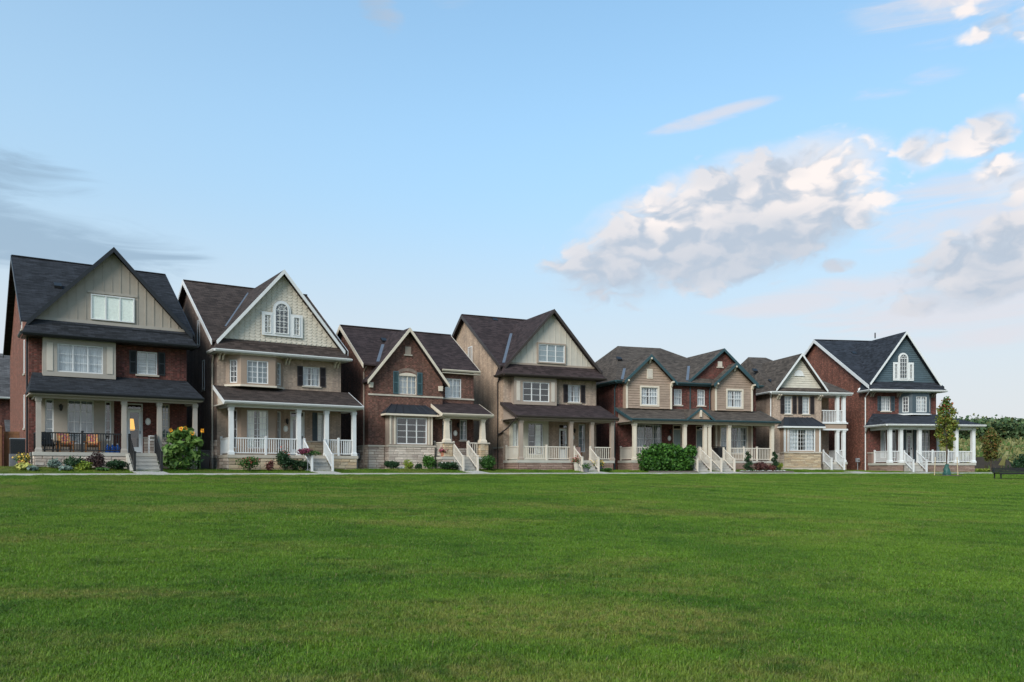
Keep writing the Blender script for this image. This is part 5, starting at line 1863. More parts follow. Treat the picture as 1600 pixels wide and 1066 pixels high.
# ------------------------------------------------------------------ plants
def leaves(name, blobs, count, size, mat, parent=None, loc=None, seed=0, shell_=.55, aspect=.5, tintby=None, drop=.0):
    """leaf-sized quads through the volume of ellipsoids (cx, cy, cz, rx, ry, rz)"""
    g_ = np.random.default_rng(seed)
    vol = np.array([q[3] * q[4] * q[5] for q in blobs]) ** .75
    pick = g_.choice(len(blobs), count, p=vol / vol.sum())
    B = np.array(blobs)[pick]
    d = g_.normal(size=(count, 3))
    d /= np.linalg.norm(d, axis=1)[:, None]
    r_ = (shell_ + (1 - shell_) * g_.random(count)) ** .8
    r_ *= 1 + .2 * g_.normal(size=count)
    C = B[:, :3] + d * r_[:, None] * B[:, 3:6]
    nrm = d * .8 + g_.normal(size=(count, 3)) * .95 + np.array([0, -.1, .35])
    nrm /= np.linalg.norm(nrm, axis=1)[:, None]
    t = np.cross(nrm, g_.normal(size=(count, 3)))
    t /= np.linalg.norm(t, axis=1)[:, None]
    s_ = np.cross(nrm, t)
    sz = size * (.6 + .8 * g_.random(count))[:, None]
    t, s_ = t * sz, s_ * sz * aspect
    V_ = np.stack([C - t, C + s_ - t * .1, C + t, C - s_ - t * .1], 1).reshape(-1, 3)
    F_ = np.arange(count * 4).reshape(-1, 4)
    me_ = bpy.data.meshes.new(name)
    me_.from_pydata(V_.tolist(), [], F_.tolist())
    me_.materials.append(MATS[mat])
    tn = np.column_stack([g_.random(count), g_.random(count), g_.random(count)])
    if tintby is not None:
        tn[:, 0] = np.clip(tn[:, 0] * .6 + tintby(C) * .4, 0, 1)
    a_ = me_.attributes.new('tint', 'FLOAT_VECTOR', 'POINT')
    a_.data.foreach_set('vector', np.repeat(tn, 4, axis=0).ravel())
    return put(name, me_, parent, loc)


def stems(parent, pts, mat='bark', r=.012):
    m = MB()
    for a, c_ in pts:
        mid = [(a[i] + c_[i]) / 2 + random.uniform(-.03, .03) for i in range(3)]
        m.tube([a, mid, c_], [r, r * .8, r * .5], 5)
    return m.build('stem', mat, parent)


def shrub(i, x, y, rx, rz, label, mat, n_=1400, size=.05, lobes=6, name='shrub', group=None, flowers=None, ry=None, seed=0, z0=None, cat='shrub'):
    """loose lobed bush rooted at house-local (x, y)"""
    X, Y = L2W(i, x, y) if i else (x, y)
    zb = gz(X, Y) if z0 is None else z0
    e = empty(name, (X, Y, zb), 0, label, cat, group)
    rr = random.Random(seed + int(abs(x * 31 + y * 17) * 10))
    ry = ry or rx
    bl = [(0, 0, rz * .9, rx * .7, ry * .7, rz * .85)]
    for k in range(lobes):
        a = rr.uniform(0, 6.283)
        q = rr.uniform(.35, .62)
        bl.append((rx * q * math.cos(a), ry * q * math.sin(a), rz * rr.uniform(.5, 1.35), rx * rr.uniform(.35, .55), ry * rr.uniform(.35, .55), rz * rr.uniform(.35, .6)))
    leaves('foliage', bl, n_, size, mat, e, seed=seed + int(abs(x) * 100))
    stems(e, [((rr.uniform(-.04, .04), rr.uniform(-.04, .04), -.05), (q[0] * .8, q[1] * .8, q[2])) for q in bl])
    if flowers:
        fm, fn, fs = flowers
        top = [(q[0], q[1] - q[4] * .3, q[2] + q[5] * .35, q[3], q[4], q[5] * .9) for q in bl]
        leaves('blossoms', top, fn, fs, fm, e, seed=seed + 3, shell_=.9, aspect=.9)
    return e


def pot(i, x, y, r, h, mat, label, fmat, leaf='leaf_shrub', z0=None, n_=260, spread=1.5, name='flower_pot', foot=False):
    X, Y = L2W(i, x, y)
    zb = gz(X, Y) if z0 is None else z0
    e = empty(name, (X, Y, zb), 0, label, 'flower pot', 'flower pots by the steps')
    MB().lathe(0, 0, [(r * .7, 0), (r * .8, h * .3), (r, h * .92), (r * 1.1, h * .92), (r * 1.1, h), (r * .9, h), (r * .85, h * .9)], 14).build('pot', mat, e, smooth=False)
    MB().lathe(0, 0, [(r * .84, h * .85), (r * .84, h * .9)], 14).build('soil', 'soil', e)
    bl = [(0, 0, h + r * .6, r * spread, r * spread, r * 1.1), (r * .6, -r * .4, h + r * .3, r, r, r * .8), (-r * .6, -r * .2, h + r * .4, r, r, r * .8)]
    leaves('foliage', bl, n_, .045, leaf, e, seed=int(X * 10) % 97)
    if fmat:
        leaves('blossoms', [(q[0], q[1] - .03, q[2] + .05, q[3], q[4], q[5]) for q in bl], n_ // 2, .038, fmat, e, seed=int(X * 7) % 91, shell_=.85, aspect=.9)
    return e


G = 'shrubs in the front gardens'
# front garden of house 1
shrub(1, -.35, -2.75, .38, .17, 'clump of yellow variegated hosta by the corner of the porch', 'leaf_hosta', 240, .13, 4, 'hosta', G, seed=1, cat='plant')
shrub(1, -.1, -3.0, .3, .12, 'low silvery clump in front of the yellow hosta', 'leaf_silver', 260, .07, 3, 'silver_plant', G, seed=2, cat='plant')
shrub(1, .85, -2.55, .34, .28, 'blue green spiky shrub beside the stone porch base', 'leaf_silver', 520, .06, 5, 'shrub', G, seed=3)
shrub(1, 1.25, -2.95, .36, .13, 'low pale grey leafed plant at the lawn edge under the black railing', 'leaf_silver', 300, .075, 4, 'silver_plant', G, seed=4, cat='plant')
shrub(1, 1.75, -2.5, .52, .36, 'dark green shrub below the porch railing left of the purple one', 'leaf_dark', 1100, .05, 6, 'shrub', G, seed=5)
shrub(1, 2.05, -2.85, .4, .24, 'yellow green shrub in front of the dark purple one', 'leaf_lime', 620, .055, 5, 'shrub', G, seed=6)
shrub(1, 2.65, -2.6, .48, .5, 'dark purple leafed shrub below the black railing', 'leaf_purple', 1300, .05, 7, 'shrub', G, seed=7)
shrub(1, 2.75, -3.05, .32, .1, 'small mound of pale green leaves at the lawn edge by the purple shrub', 'leaf_shrub', 300, .06, 4, 'ground_cover_plant', G, seed=8, cat='plant')
shrub(1, 3.55, -2.6, .62, .27, 'spreading green yew beside the concrete steps', 'leaf_dark', 1500, .05, 7, 'yew', G, seed=9)
pot(1, -.42, -2.35, .2, .34, 'terracotta', 'pot of yellow flowers at the fence corner of the porch', 'petal_yellow')
# sunflowers
X, Y = L2W(1, 6.55, -2.55)
sf = empty('sunflower_patch', (X, Y, gz(X, Y)), R(34), 'tall sunflowers with big leaves and yellow heads in front of the porch', 'sunflowers')
rr = random.Random(3)
bl = [(rr.uniform(-.75, .8), rr.uniform(-.25, .25), .35 + 1.55 * k / 16 + rr.uniform(-.1, .1), .36, .28, .26) for k in range(17)]
leaves('foliage', bl, 900, .17, 'leaf_sun', sf, seed=12, shell_=.35, aspect=.55)
leaves('foliage', [(0, 0, .3, .85, .3, .3), (.2, 0, .8, .9, .3, .5)], 500, .07, 'leaf_shrub', sf, seed=13)
stems(sf, [((x, 0, 0), (x * 1.1, .0, z)) for x, z in ((-.6, 1.9), (-.2, 2.05), (.0, 2.1), (.35, 1.85), (.85, 2.0), (.62, 1.6))], 'leaf_sun', .022)
for x, z, tl in ((-.62, 1.98, .2), (-.12, 2.08, -.3), (.08, 2.12, .3), (.42, 1.86, .0), (.92, 2.02, -.5)):
    m = MB()
    for k in range(16):
        a = 2 * math.pi * k / 16 + rr.uniform(-.15, .15)
        c_, s_ = math.cos(a), math.sin(a)
        q = rr.uniform(.10, .15)
        m.poly([(c_ * .04 - s_ * .035, -.02, s_ * .04 + c_ * .035), (c_ * q, rr.uniform(-.08, .0), s_ * q), (c_ * .04 + s_ * .035, -.02, s_ * .04 - c_ * .035)])
    hd = m.mesh('sunflower_head', 'petal_orange')
    hd.attributes.new('tint', 'FLOAT_VECTOR', 'POINT')
    hd.attributes['tint'].data.foreach_set('vector', [rr.random() for _ in range(3 * len(hd.vertices))])
    ho = put('sunflower_head', hd, sf, (x, -.28, z), tl)
    ho.rotation_euler = (rr.uniform(-.5, .6), rr.uniform(-.3, .3), tl * 2)
    MB().lathe(0, 0, [(.045, -.01), (.05, .0), (.03, .02)], 10).build('seed_disc', 'wood_fence', ho).rotation_euler = (R(90), 0, 0)
# house 2
shrub(2, .95, -2.75, .62, .42, 'green rose bush with pink roses left of the red leaved plant', 'leaf_shrub', 1500, .045, 8, 'rose_bush', G, ('petal_rose', 46, .05), seed=20)
shrub(2, 2.05, -2.75, .3, .32, 'small bush with reddish leaves between the two green rose bushes', 'leaf_redmaple', 520, .05, 5, 'shrub', G, ('petal_rose', 20, .04), seed=21)
shrub(2, 2.85, -2.7, .48, .62, 'tall dark green rose bush rising above the white railing', 'leaf_dark', 1700, .05, 9, 'rose_bush', G, ('petal_rose', 14, .05), seed=22)
shrub(2, 3.45, -2.7, .42, .36, 'dark green bush between the tall rose bush and hanging basket', 'leaf_dark', 900, .05, 6, 'shrub', G, seed=23)
shrub(2, 4.0, -2.75, .34, .34, 'small dark bush below the hanging flower basket', 'leaf_dark', 700, .05, 5, 'shrub', G, seed=24)
X, Y = L2W(2, 4.05, -3.0)
e = empty('flower_stand', (X, Y, gz(X, Y)), 0, 'metal stand holding a basket of magenta flowers beside the steps', 'flower stand')
MB().tube([(0, 0, 0), (0, 0, .9)], .018, 6).tube([(-.15, 0, .0), (0, 0, .15), (.15, 0, 0)], .012, 5).lathe(0, 0, [(.04, .78), (.2, .95), (.21, .97), (.0, .9)], 12).build('stand', 'steel_grey', e)
leaves('foliage', [(0, 0, 1.02, .34, .3, .17), (.35, 0, 1.0, .34, .26, .14)], 420, .05, 'leaf_shrub', e, seed=25)
leaves('blossoms', [(-.12, -.05, 1.08, .36, .32, .17)], 420, .045, 'petal_magenta', e, seed=26, shell_=.8, aspect=.9)
# house 3
shrub(3, .95, -1.75, .55, .27, 'low dark green shrub at the left end of the stone bay', 'leaf_dark', 1300, .05, 6, 'shrub', G, seed=30)
shrub(3, 1.45, -1.9, .26, .08, 'patch of small white flowers beside the dark shrub', 'leaf_shrub', 160, .04, 3, 'white_flowers', G, ('petal_white', 110, .035), seed=31, cat='flowers')
shrub(3, 2.0, -1.8, .36, .33, 'upright olive green shrub under the bay window', 'leaf_lime', 620, .045, 6, 'shrub', G, seed=32)
shrub(3, 2.62, -1.85, .28, .2, 'small dark round shrub right of the olive one', 'leaf_dark', 480, .05, 5, 'shrub', G, seed=33)
shrub(3, 3.35, -1.85, .55, .46, 'large bright green shrub at the right end of the stone bay', 'leaf_vine', 1600, .055, 7, 'shrub', G, seed=34)
shrub(3, 4.35, -2.35, .75, .27, 'spreading dark shrub with white blooms beside the cream handrail', 'leaf_dark', 1600, .05, 8, 'shrub', G, ('petal_white', 16, .06), seed=35)
shrub(3, 6.95, -2.5, .68, .50, 'tall feathery green shrub right of the steps', 'leaf_shrub', 2300, .055, 8, 'shrub', G, seed=36)
pot(3, 4.35, -1.6, .16, .26, 'terracotta', 'pot of flowers on the porch beside the stone pier', 'petal_pink', z0=1.08)
# house 4
X, Y = L2W(4, 3.95, -2.75)
pot(4, 4.05, -2.65, .21, .55, 'pot_stone', 'tall square stone planter of red flowers left of the steps', 'petal_rose')
pot(4, 4.15, -3.7, .2, .3, 'pot_grey', 'dark pot with a small green plant at the foot of the steps', None)
pot(4, 5.65, -2.75, .24, .34, 'pot_grey', 'dark pot of red and yellow flowers right of the steps', 'petal_yellow')
shrub(4, 5.95, -3.1, .5, .13, 'low dark green plant by the pot of yellow flowers', 'leaf_shrub', 420, .06, 4, 'ground_cover_plant', G, seed=41, cat='plant')
# house 5: the big vine covered hedge, edging and beds
X, Y = L2W(5, 2.25, -3.0)
hg = empty('hedge', (X, Y, gz(X, Y)), R(18.5), 'big rounded hedge of bright green leaves hiding the porch railing', 'hedge', G)
rr = random.Random(8)
bl = [(-1.5 + .5 * k + rr.uniform(-.1, .1), rr.uniform(-.1, .1), .7, .62, .5, .82) for k in range(7)]
bl += [(-1.62 + .27 * k, rr.uniform(-.25, .1), rr.uniform(1.35, 1.75) - .035 * abs(k - 6), .34, .34, .3) for k in range(13)]
bl += [(rr.uniform(-1.85, 1.85), -.36 + rr.uniform(-.12, .1), rr.uniform(.15, 1.5), .3, .24, .28) for k in range(26)]
leaves('foliage', bl, 6500, .10, 'leaf_vine', hg, seed=50, shell_=.62, aspect=.62)
leaves('foliage', [(0, .1, .7, 1.8, .35, .75)], 1500, .09, 'leaf_dark', hg, seed=51, shell_=.2, aspect=.7)
stems(hg, [((x, .1, 0), (x * 1.1, .05, 1.1)) for x in (-1.2, -.6, 0, .6, 1.2)], 'bark', .02)
for (a, c_, lab) in ((.35, 4.0, 'low grey timber edging in front of the green hedge'), (7.4, 11.7, 'low grey timber edging of the bed with two spiral evergreens')):
    p0, p1 = L2W(5, a, -3.9), L2W(5, c_, -3.9)
    e = empty('bed_edging', (p0[0], p0[1], gz(*p0)), math.atan2(p1[1] - p0[1], p1[0] - p0[0]), lab, 'edging')
    LL = math.hypot(p1[0] - p0[0], p1[1] - p0[1])
    k = int(LL / 1.2)
    for j in range(k):
        MB().box(LL * j / k + .01, LL * (j + 1) / k - .01, -.07, .07, -.12, .13).build('timber', 'timber', e)
    ob = MB().box(.05, LL - .05, .07, 1.4, -.2, .07).build('soil', 'mulch', e)


def spiral(i, x, y, label):
    X, Y = L2W(i, x, y)
    e = empty('spiral_evergreen', (X, Y, gz(X, Y)), 0, label, 'topiary', 'spiral evergreens')
    bl = []
    for k in range(26):
        t = k / 25
        r_ = .27 * (1 - t * .5)
        a = t * 6.283 * 2.6
        bl.append((r_ * .55 * math.cos(a), r_ * .55 * math.sin(a), .15 + t * 1.2, r_ * .95, r_ * .95, .12))
    leaves('foliage', bl, 2000, .04, 'leaf_dark', e, seed=int(x * 9))
    MB().tube([(0, 0, -.05), (0, 0, 1.3)], [.025, .01], 6).build('stem', 'bark', e)


spiral(5, 8.55, -3.1, 'spiral clipped evergreen left of the reddish maple, by the cream railing')
spiral(5, 10.75, -3.1, 'spiral clipped evergreen right of the reddish maple, by the porch corner post')
shrub(5, 9.7, -3.0, .62, .42, 'low wine red Japanese maple between the spiral evergreens', 'leaf_redmaple', 1200, .05, 8, 'maple_shrub', G, seed=52)
shrub(5, 10.25, -3.3, .36, .26, 'small brighter red shrub left of the right hand spiral evergreen', 'leaf_redmaple', 500, .05, 5, 'shrub', G, ('petal_rose', 60, .04), seed=53)
for k in range(7):
    shrub(5, 7.75 + k * .55, -3.6, .24, .07, 'tuft of white bedding flowers behind the timber edging, %s from the steps' % ['first', 'second', 'third', 'fourth', 'fifth', 'sixth', 'last'][k], 'leaf_shrub', 90, .04, 2, 'bedding_flowers', 'white bedding flowers', ('petal_white', 70, .03), seed=60 + k, cat='flowers')
shrub(6, -.35, -1.6, .34, .27, 'small olive shrub at the corner of the stone bay', 'leaf_lime', 420, .05, 5, 'shrub', G, seed=70)

# ------------------------------------------------------------------ things on the porches and beside the houses
def chair(i, x, y, rz, z, label, mat, cush, name='porch_chair'):
    X, Y = L2W(i, x, y)
    e = empty(name, (X, Y, z), R(FRAMES[i][2]) + rz, label, 'chair', 'porch chairs')
    for sx in (-1, 1):
        MB().prism([(sx * .3 - .03, -.28, 0), (sx * .3 - .03, -.22, 0), (sx * .3 - .03, -.22, .52), (sx * .3 - .03, -.28, .52)], (.06, 0, 0)).build('leg', mat, e)
        MB().prism([(sx * .3 - .03, .24, 0), (sx * .3 - .03, .32, 0), (sx * .3 - .03, .3, .5), (sx * .3 - .03, .22, .5)], (.06, 0, 0)).build('leg', mat, e)
        MB().box(sx * .33 - .06, sx * .33 + .06, -.34, .32, .525, .555).build('armrest', mat, e)
    for k in range(5):
        MB().box(-.29, .29, -.28 + k * .11, -.19 + k * .11, .36 - k * .022, .385 - k * .022).build('seat_slat', mat, e)
    for k in range(5):
        a = -.26 + k * .107
        tp = 1.0 - abs(k - 2) * .035
        MB().prism([(a, .2, .34), (a + .095, .2, .34), (a + .095, .46, tp), (a, .46, tp)], (0, .025, 0)).build('back_slat', mat, e)
    MB().box(-.28, .28, .30, .34, .55, .62).build('back_rail', mat, e)
    if cush:
        MB().prism([(-.24, .13, .46), (.24, .13, .46), (.24, .33, .93), (-.24, .33, .93)], (0, -.09, -.02)).build('back_cushion', cush, e)
        MB().box(-.25, .25, -.24, .18, .39, .46).build('seat_cushion', cush, e)
    return e


m, n, p, o = new_mat('cushion_floral')
tc_ = n.n('ShaderNodeTexCoord').outputs['Object']
vo = n.n('ShaderNodeTexVoronoi')
n.put(vo.inputs['Vector'], tc_)
vo.inputs['Scale'].default_value = 9
cr = n.mix(n.ss(vo.outputs['Distance'], .25, .5), (.62, .08, .05), (.60, .36, .12))
n.put(p.inputs['Base Color'], n.mix(n.ss(n.noise(tc_, 6, 3, .6), .5, .62), cr, (.30, .10, .16)))
p.inputs['Roughness'].default_value = .9
chair(1, 1.45, -1.15, .15, 1.1, 'orange wooden porch chair with floral cushion nearer the corner post', 'wood_orange', 'cushion_floral')
chair(1, 2.65, -1.1, -.1, 1.1, 'orange wooden porch chair with floral cushion nearer the front door', 'wood_orange', 'cushion_floral')
chair(1, .75, -1.2, .3, 1.1, 'dark metal porch chair behind the black railing by the corner post', 'metal_black', None)
chair(4, 5.0, -1.0, -.5, .9, 'dark porch chair with dusty pink cushion at the top of the steps', 'wood_fence', 'cushion_pink')
chair(7, 4.9, -1.2, .2, .8, 'dark porch chair on the corner house porch behind the young maple', 'metal_black', None)
chair(7, 6.3, -1.1, -.2, .8, 'grey porch chair at the open end of the wraparound porch', 'steel_grey', None)
for k, lab in enumerate(('blue water jug on the porch, leftmost of three', 'blue water jug on the porch, middle one of three', 'blue water jug on the porch beside the post')):
    X, Y = L2W(1, 3.28 + k * .22, -1.45)
    e = empty('water_jug', (X, Y, 1.1), 0, lab, 'water jug', 'blue water jugs')
    MB().lathe(0, 0, [(.1, 0), (.12, .02), (.12, .1), (.108, .13), (.12, .16), (.12, .26), (.09, .33), (.035, .37), (.035, .42)], 12).build('bottle', 'jug_blue', e, smooth=True)
    MB().lathe(0, 0, [(.042, .41), (.042, .45), (.03, .46)], 10).build('cap', 'trim_white', e)
X, Y = L2W(1, 5.35, -1.3)
e = empty('side_table', (X, Y, 1.1), R(34.4), 'small white open stand beside the front door', 'table')
MB().box(-.16, .16, -.14, .14, .86, .9).build('table_top', 'trim_white', e)
MB().box(-.16, .16, -.14, .14, .66, .70).build('shelf', 'trim_white', e)
for sx in (-.145, .145):
    for sy in (-.125, .125):
        MB().box(sx - .015, sx + .015, sy - .015, sy + .015, 0, .86).build('leg', 'trim_white', e)


def bin_(i, x, y, label, z0=None):
    X, Y = L2W(i, x, y)
    e = empty('wheeled_bin', (X, Y, gz(X, Y) if z0 is None else z0), R(FRAMES[i][2]), label, 'bin', 'black bins')
    MB().prism([(-.25, -.27, .04), (.25, -.27, .04), (.25, .27, .04), (-.25, .27, .04)], (0, 0, .02)).build('base', 'rubber_black', e)
    m = MB()
    m.v = [(-.23, -.25, .05), (.23, -.25, .05), (.23, .25, .05), (-.23, .25, .05), (-.3, -.34, .95), (.3, -.34, .95), (.3, .32, .95), (-.3, .32, .95)]
    m.f = [(0, 1, 5, 4), (1, 2, 6, 5), (2, 3, 7, 6), (3, 0, 4, 7), (3, 2, 1, 0)]
    m.build('body', 'rubber_black', e)
    MB().prism([(-.32, -.37, .96), (.32, -.37, .96), (.32, .36, 1.0), (-.32, .36, 1.0)], (0, 0, .05)).build('lid', 'rubber_black', e)
    MB().tube([(-.25, .4, .92), (.25, .4, .92)], .02, 6).build('handle', 'rubber_black', e)
    for sx in (-.27, .27):
        ww = MB().tube([(sx - .025, .27, .1), (sx + .025, .27, .1)], .1, 12).build('wheel', 'rubber_black', e)


bin_(2, -.75, -.1, 'black wheeled bin in the gap beside the tan brick house')
bin_(5, 7.45, -1.2, 'black bin on the porch between the right hand steps and window', .93)


def meter(i, x, y, label):
    X, Y = L2W(i, x, y)
    e = empty('utility_meter', (X, Y, gz(X, Y)), R(FRAMES[i][2]), label, 'meter', 'utility meters')
    MB().tube([(0, 0, 0), (0, 0, .7), (.0, .1, .8)], .03, 6).build('pipe', 'steel_grey', e)
    MB().box(-.12, .12, -.1, .1, .7, 1.0).build('box', 'steel_grey', e)
    MB().lathe(0, -.1, [(.07, .82), (.08, .83), (.08, .9), (.06, .91)], 10).build('dial', 'pot_grey', e)


meter(3, -.25, .9, 'grey gas meter on the side wall of the brown brick house')
meter(7, -.35, .9, 'dark utility box low on the side wall of the corner house')
X, Y = L2W(1, -.55, -1.1)
e = empty('air_conditioner', (X, Y, gz(X, Y)), R(34.4), 'dark air conditioner unit between fence and porch', 'air conditioner')
MB().box(-.3, .3, -.35, .35, .6, 1.3).build('case', 'trim_black', e)
MB().box(-.31, .31, -.36, .36, 1.302, 1.34).build('top', 'steel_grey', e)
MB().box(-.32, .32, -.37, .37, 0, .598).build('stand', 'pot_grey', e)
for k in range(8):
    MB().box(-.29, .29, -.365, -.351, .66 + k * .075, .69 + k * .075).build('louver', 'metal_black', e)

# ------------------------------------------------------------------ fence and gate at the left
p0, p1 = (-29.6, 40.5), (-25.0, 42.15)
fa = math.atan2(p1[1] - p0[1], p1[0] - p0[0])
FL = math.hypot(p1[0] - p0[0], p1[1] - p0[1])
fz = .42
fe = empty('wooden_fence', (p0[0], p0[1], 0), fa, 'brown wooden board fence with gate beside the red brick house at far left', 'fence')
x = 0.0
while x < FL - .85:
    MB().box(x + .004, x + .136, -.012, .012, fz, 2.2).build('plank', 'wood_fence', fe)
    x += .14
MB().box(0, FL - .85, -.03, -.013, 2.06, 2.2).build('rail', 'wood_fence', fe)
MB().box(0, FL - .85, -.05, .05, 2.201, 2.26).build('cap_rail', 'wood_fence', fe)
MB().box(0, FL - .85, -.03, -.013, fz + .04, fz + .16).build('rail', 'wood_fence', fe)
for x in (FL - .8, FL - 3.0):
    MB().sq(x, 0, [(.075, 0), (.075, 2.38), (.1, 2.38), (.1, 2.42), (.02, 2.5)]).build('post', 'wood_fence', fe)
x = FL - .7
while x < FL - .05:
    MB().box(x + .004, x + .136, .25, .274, fz, 2.2).build('plank', 'wood_fence', fe)
    x += .14
MB().box(FL - .72, FL, .24, .249, 2.06, 2.2).build('rail', 'wood_fence', fe)
MB().tube([(FL - 1.35, -.03, 1.45), (FL - 1.2, -.06, 1.6)], .022, 6).build('gate_latch', 'metal_black', fe)
MB().box(-1, FL - .85, -.1, .12, -.1, .38).build('footing', 'concrete', fe)

# ------------------------------------------------------------------ young maple with stakes and watering bag
def maple(X, Y, H_, label, group='young street maples', staked=True, crown=None, mats=('leaf_maple', 'leaf_mapletop'), seed=3, dens=1.0, lean=0.0):
    zb = gz(X, Y)
    e = empty('maple_tree', (X, Y, zb), 0, label, 'tree', group)
    rr = random.Random(seed)
    m = MB().tube([(0, 0, -.1), (.02, 0, H_ * .3), (-.03, .02, H_ * .62), (.02, 0, H_ * .95)], [.075, .06, .04, .012], 9)
    lo, hi, rad = crown
    low, top = [], []
    for k in range(30):
        t = k / 29
        z = H_ * (lo + (hi - lo) * t)
        r_ = rad * (math.sin(math.pi * min(1, .12 + t * .95)) ** .6) * rr.uniform(.5, 1.0)
        if t > .68:
            r_ *= .75
        a = k * 2.4 + rr.uniform(-.3, .3)
        tip = (r_ * math.cos(a), r_ * math.sin(a), z + r_ * .7)
        m.tube([(0, 0, z - .2), (tip[0] * .5, tip[1] * .5, z + .1), tip], [.022, .014, .006], 5)
        q = (tip[0] * .8, tip[1] * .8, tip[2], rad * rr.uniform(.28, .42), rad * rr.uniform(.28, .42), rad * rr.uniform(.3, .5))
        (top if t > .66 else low).append(q)
    m.build('trunk', 'bark', e)
    leaves('crown', low, int(4200 * dens), .07, mats[0], e, seed=seed, shell_=.2, aspect=.75)
    leaves('crown', top, int(900 * dens), .075, mats[1], e, seed=seed + 1, shell_=.2, aspect=.75)
    if staked:
        for s_ in (-1, 1):
            MB().tube([(s_ * .78, .05, -.1), (s_ * .72, .05, 1.25)], .03, 5).build('stake', 'stake', e)
    return e


MX = (1479 - 800) / 1300 * 55
mt = maple(MX, 55.0, 5.15, 'young maple staked in front of the corner house with green watering bag at its foot', crown=(.36, .97, .78), dens=.62)
m = MB()
prof = [(.20, 0.0), (.25, .06), (.255, .16), (.21, .3), (.19, .42), (.13, .6), (.115, .72), (.13, .78)]
m.lathe(0, 0, prof, 14)
m.v = [(x + .03 * math.sin(z * 23 + x * 31), y + .02 * math.sin(z * 17), z) for x, y, z in m.v]
bag = m.build('watering_bag', 'bag_green', None, (MX, 55.0 - .02, gz(MX, 55)))
tag(bag, 'dark green watering bag wrapped round the young maple trunk', 'watering bag')
mc = MB().lathe(0, 0, [(1.0, -.05), (.98, .03), (.6, .06), (.0, .07)], 22).build('mulch_ring', 'mulch', None, (MX, 55.0, gz(MX, 55)))
tag(mc, 'ring of brown mulch under the staked young maple', 'mulch', None, 'structure')
bx2 = (1548 - 800) / 1300 * 74
maple(bx2, 74.0, 3.75, 'orange tinged young tree standing alone right of the corner house porch', crown=(.28, .97, .9), mats=('leaf_autumn', 'leaf_autumn'), seed=15, staked=False, dens=1.3)

# ------------------------------------------------------------------ bench, mound, far field and wood
BX, BY = (1556 - 800) / 1300 * 50, 50.0
be = empty('park_bench', (BX, BY, gz(BX, BY)), R(3), 'black slatted metal bench at the right edge of the lawn', 'bench')
for k in range(7):
    MB().box(0, 2.3, -.34 + k * .1, -.26 + k * .1, .38, .42).build('seat_slat', 'metal_black', be)
for k in range(3):
    MB().box(0, 2.3, .37 + k * .03, .40 + k * .03, .44 + k * .09, .52 + k * .09).build('back_slat', 'metal_black', be)
MB().box(0, 2.3, -.37, -.345, .30, .41).build('apron', 'metal_black', be)
for x in (.12, 2.15):
    m = MB().box(x - .03, x + .03, -.33, -.27, 0, .379).box(x - .03, x + .03, .28, .34, 0, .379)
    m.box(x - .028, x + .028, -.3, .3, .33, .378).prism([(x - .03, .3, .3), (x - .03, .36, .3), (x - .03, .46, .68), (x - .03, .41, .68)], (.06, 0, 0))
    m.build('leg', 'metal_black', be)

mo = MB()
cx_, cy_ = (1556 - 800) / 1300 * 84, 84.0
for k in range(25):
    t = k / 24
    mo.v += [(cx_ - 3.9 + 6.5 * t, cy_, .3 + gz(cx_, cy_) * 0 - .4), (cx_ - 3.9 + 6.5 * t, cy_, 1.15 + .5 * math.sin(math.pi * min(1, t * 1.15)) - (.9 * max(0, t - .8) / .2)),
             (cx_ - 3.9 + 6.5 * t, cy_ + 3, -.1)]
for k in range(24):
    a = k * 3
    mo.f += [(a, a + 3, a + 4, a + 1), (a + 1, a + 4, a + 5, a + 2)]
ob = mo.build('earth_mound', 'silt')
tag(ob, 'dark bare earth mound behind the corner house at the field edge', None, None, 'structure')

shrub(0, (1600 - 800) / 1300 * 66, 66, 1.3, .85, 'dark green bush at the right edge beyond the bench', 'leaf_dark', 2600, .09, 9, 'bush', G, seed=80)
for k, (u, Yd, s_) in enumerate(((1548, 76, .28), (1560, 77, .3), (1536, 75, .26))):
    shrub(0, (u - 800) / 1300 * Yd, Yd, .9, s_ * .5, ['low yellow green plant under the lone young tree', 'low yellow green plant right of the lone young tree', 'low yellow green plant nearest the porch end'][k], 'leaf_lime', 420, .1, 5, 'low_plant', 'yellow green plants by the mound', seed=84 + k, cat='plant')

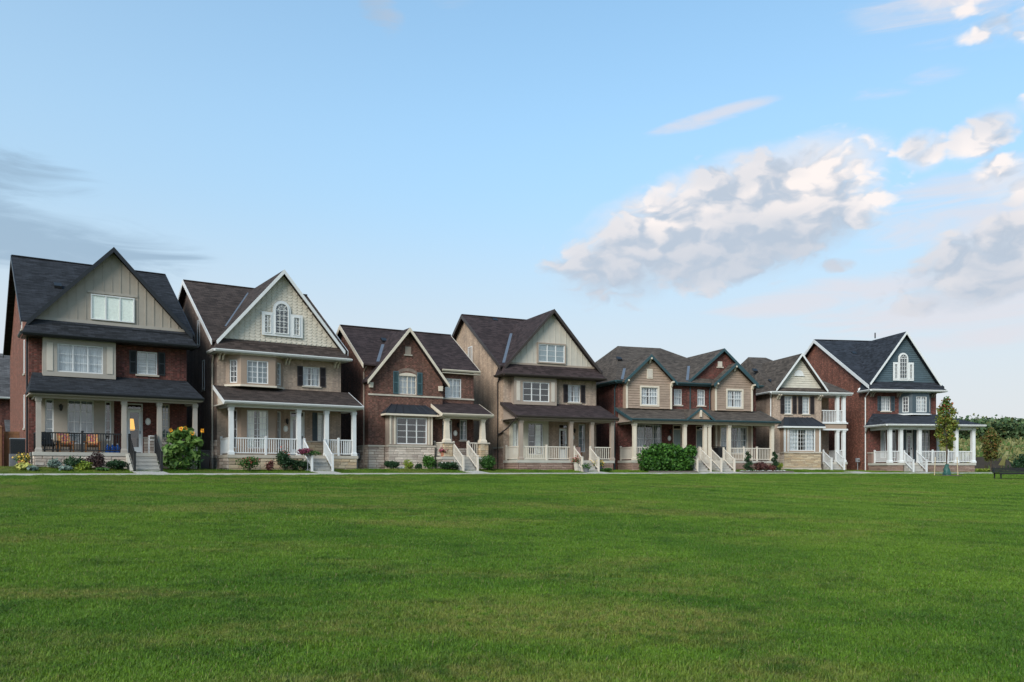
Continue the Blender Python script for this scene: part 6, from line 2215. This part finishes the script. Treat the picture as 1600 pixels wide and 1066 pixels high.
g_ = np.random.default_rng(77)
nm = 26000
yy = 84 + 165 * g_.random(nm) ** 1.2
xx = yy * (.42 + .26 * g_.random(nm))
zz = ground_z(np.column_stack([xx, yy]))
hh = (.35 + .55 * g_.random(nm)) * (1 + .7 * (g_.random(nm) > .93))
wd = .22 + .2 * g_.random(nm)
ang = g_.random(nm) * 6.283
lean = .3 * g_.normal(size=(nm, 2))
base_ = np.column_stack([xx, yy, zz - .05])
ax_ = np.column_stack([np.cos(ang) * wd, np.sin(ang) * wd, np.zeros(nm)])
tp = base_ + np.column_stack([lean * hh[:, None], hh])
V_ = np.stack([base_ - ax_, base_ + ax_, tp + ax_ * .5, tp - ax_ * .3], 1).reshape(-1, 3)
me = bpy.data.meshes.new('meadow')
me.from_pydata(V_.tolist(), [], np.arange(nm * 4).reshape(-1, 4).tolist())
me.materials.append(MATS['leaf_meadow'])
a_ = me.attributes.new('tint', 'FLOAT_VECTOR', 'POINT')
a_.data.foreach_set('vector', np.repeat(g_.random((nm, 3)), 4, axis=0).ravel())
tag(put('meadow_grass', me), 'tall straw coloured meadow grass on the rising field', 'grass', None, 'stuff')

bl = []
for k in range(520):
    Yd = 250 + 120 * (k % 8) / 7 + g_.uniform(-6, 6)
    u = g_.uniform(1405, 1700)
    Xd = (u - 800) / 1300 * Yd
    r_ = g_.uniform(2.0, 3.8)
    zb = gz(Xd, Yd)
    hh_ = g_.uniform(3.0, 5.2)
    bl.append((Xd, Yd, zb + hh_ * .6, r_, r_, hh_ * .75))
    for j in range(3):
        bl.append((Xd + g_.uniform(-.7, .7) * r_, Yd + g_.uniform(-.7, .7) * r_, zb + hh_ * g_.uniform(.6, 1.15), r_ * .5, r_ * .5, r_ * .42))
tag(leaves('forest', bl, 150000, .5, 'leaf_forest', seed=9, shell_=.7, aspect=.8), 'distant green wood on the rise beyond the field', 'forest', None, 'stuff')
for k in range(9):
    u = 1500 + k * 14 + random.uniform(-4, 4)
    Yd = 150 + random.uniform(-30, 40)
    shrub(0, (u - 800) / 1300 * Yd, Yd, random.uniform(.7, 1.4), random.uniform(.35, .6), 'wild shrub in the far meadow, number %s counting from the corner house' % ['one', 'two', 'three', 'four', 'five', 'six', 'seven', 'eight', 'nine'][k], 'leaf_autumn' if k % 3 else 'leaf_shrub', 420, .28, 5, 'wild_shrub', 'wild shrubs in the meadow', seed=100 + k)
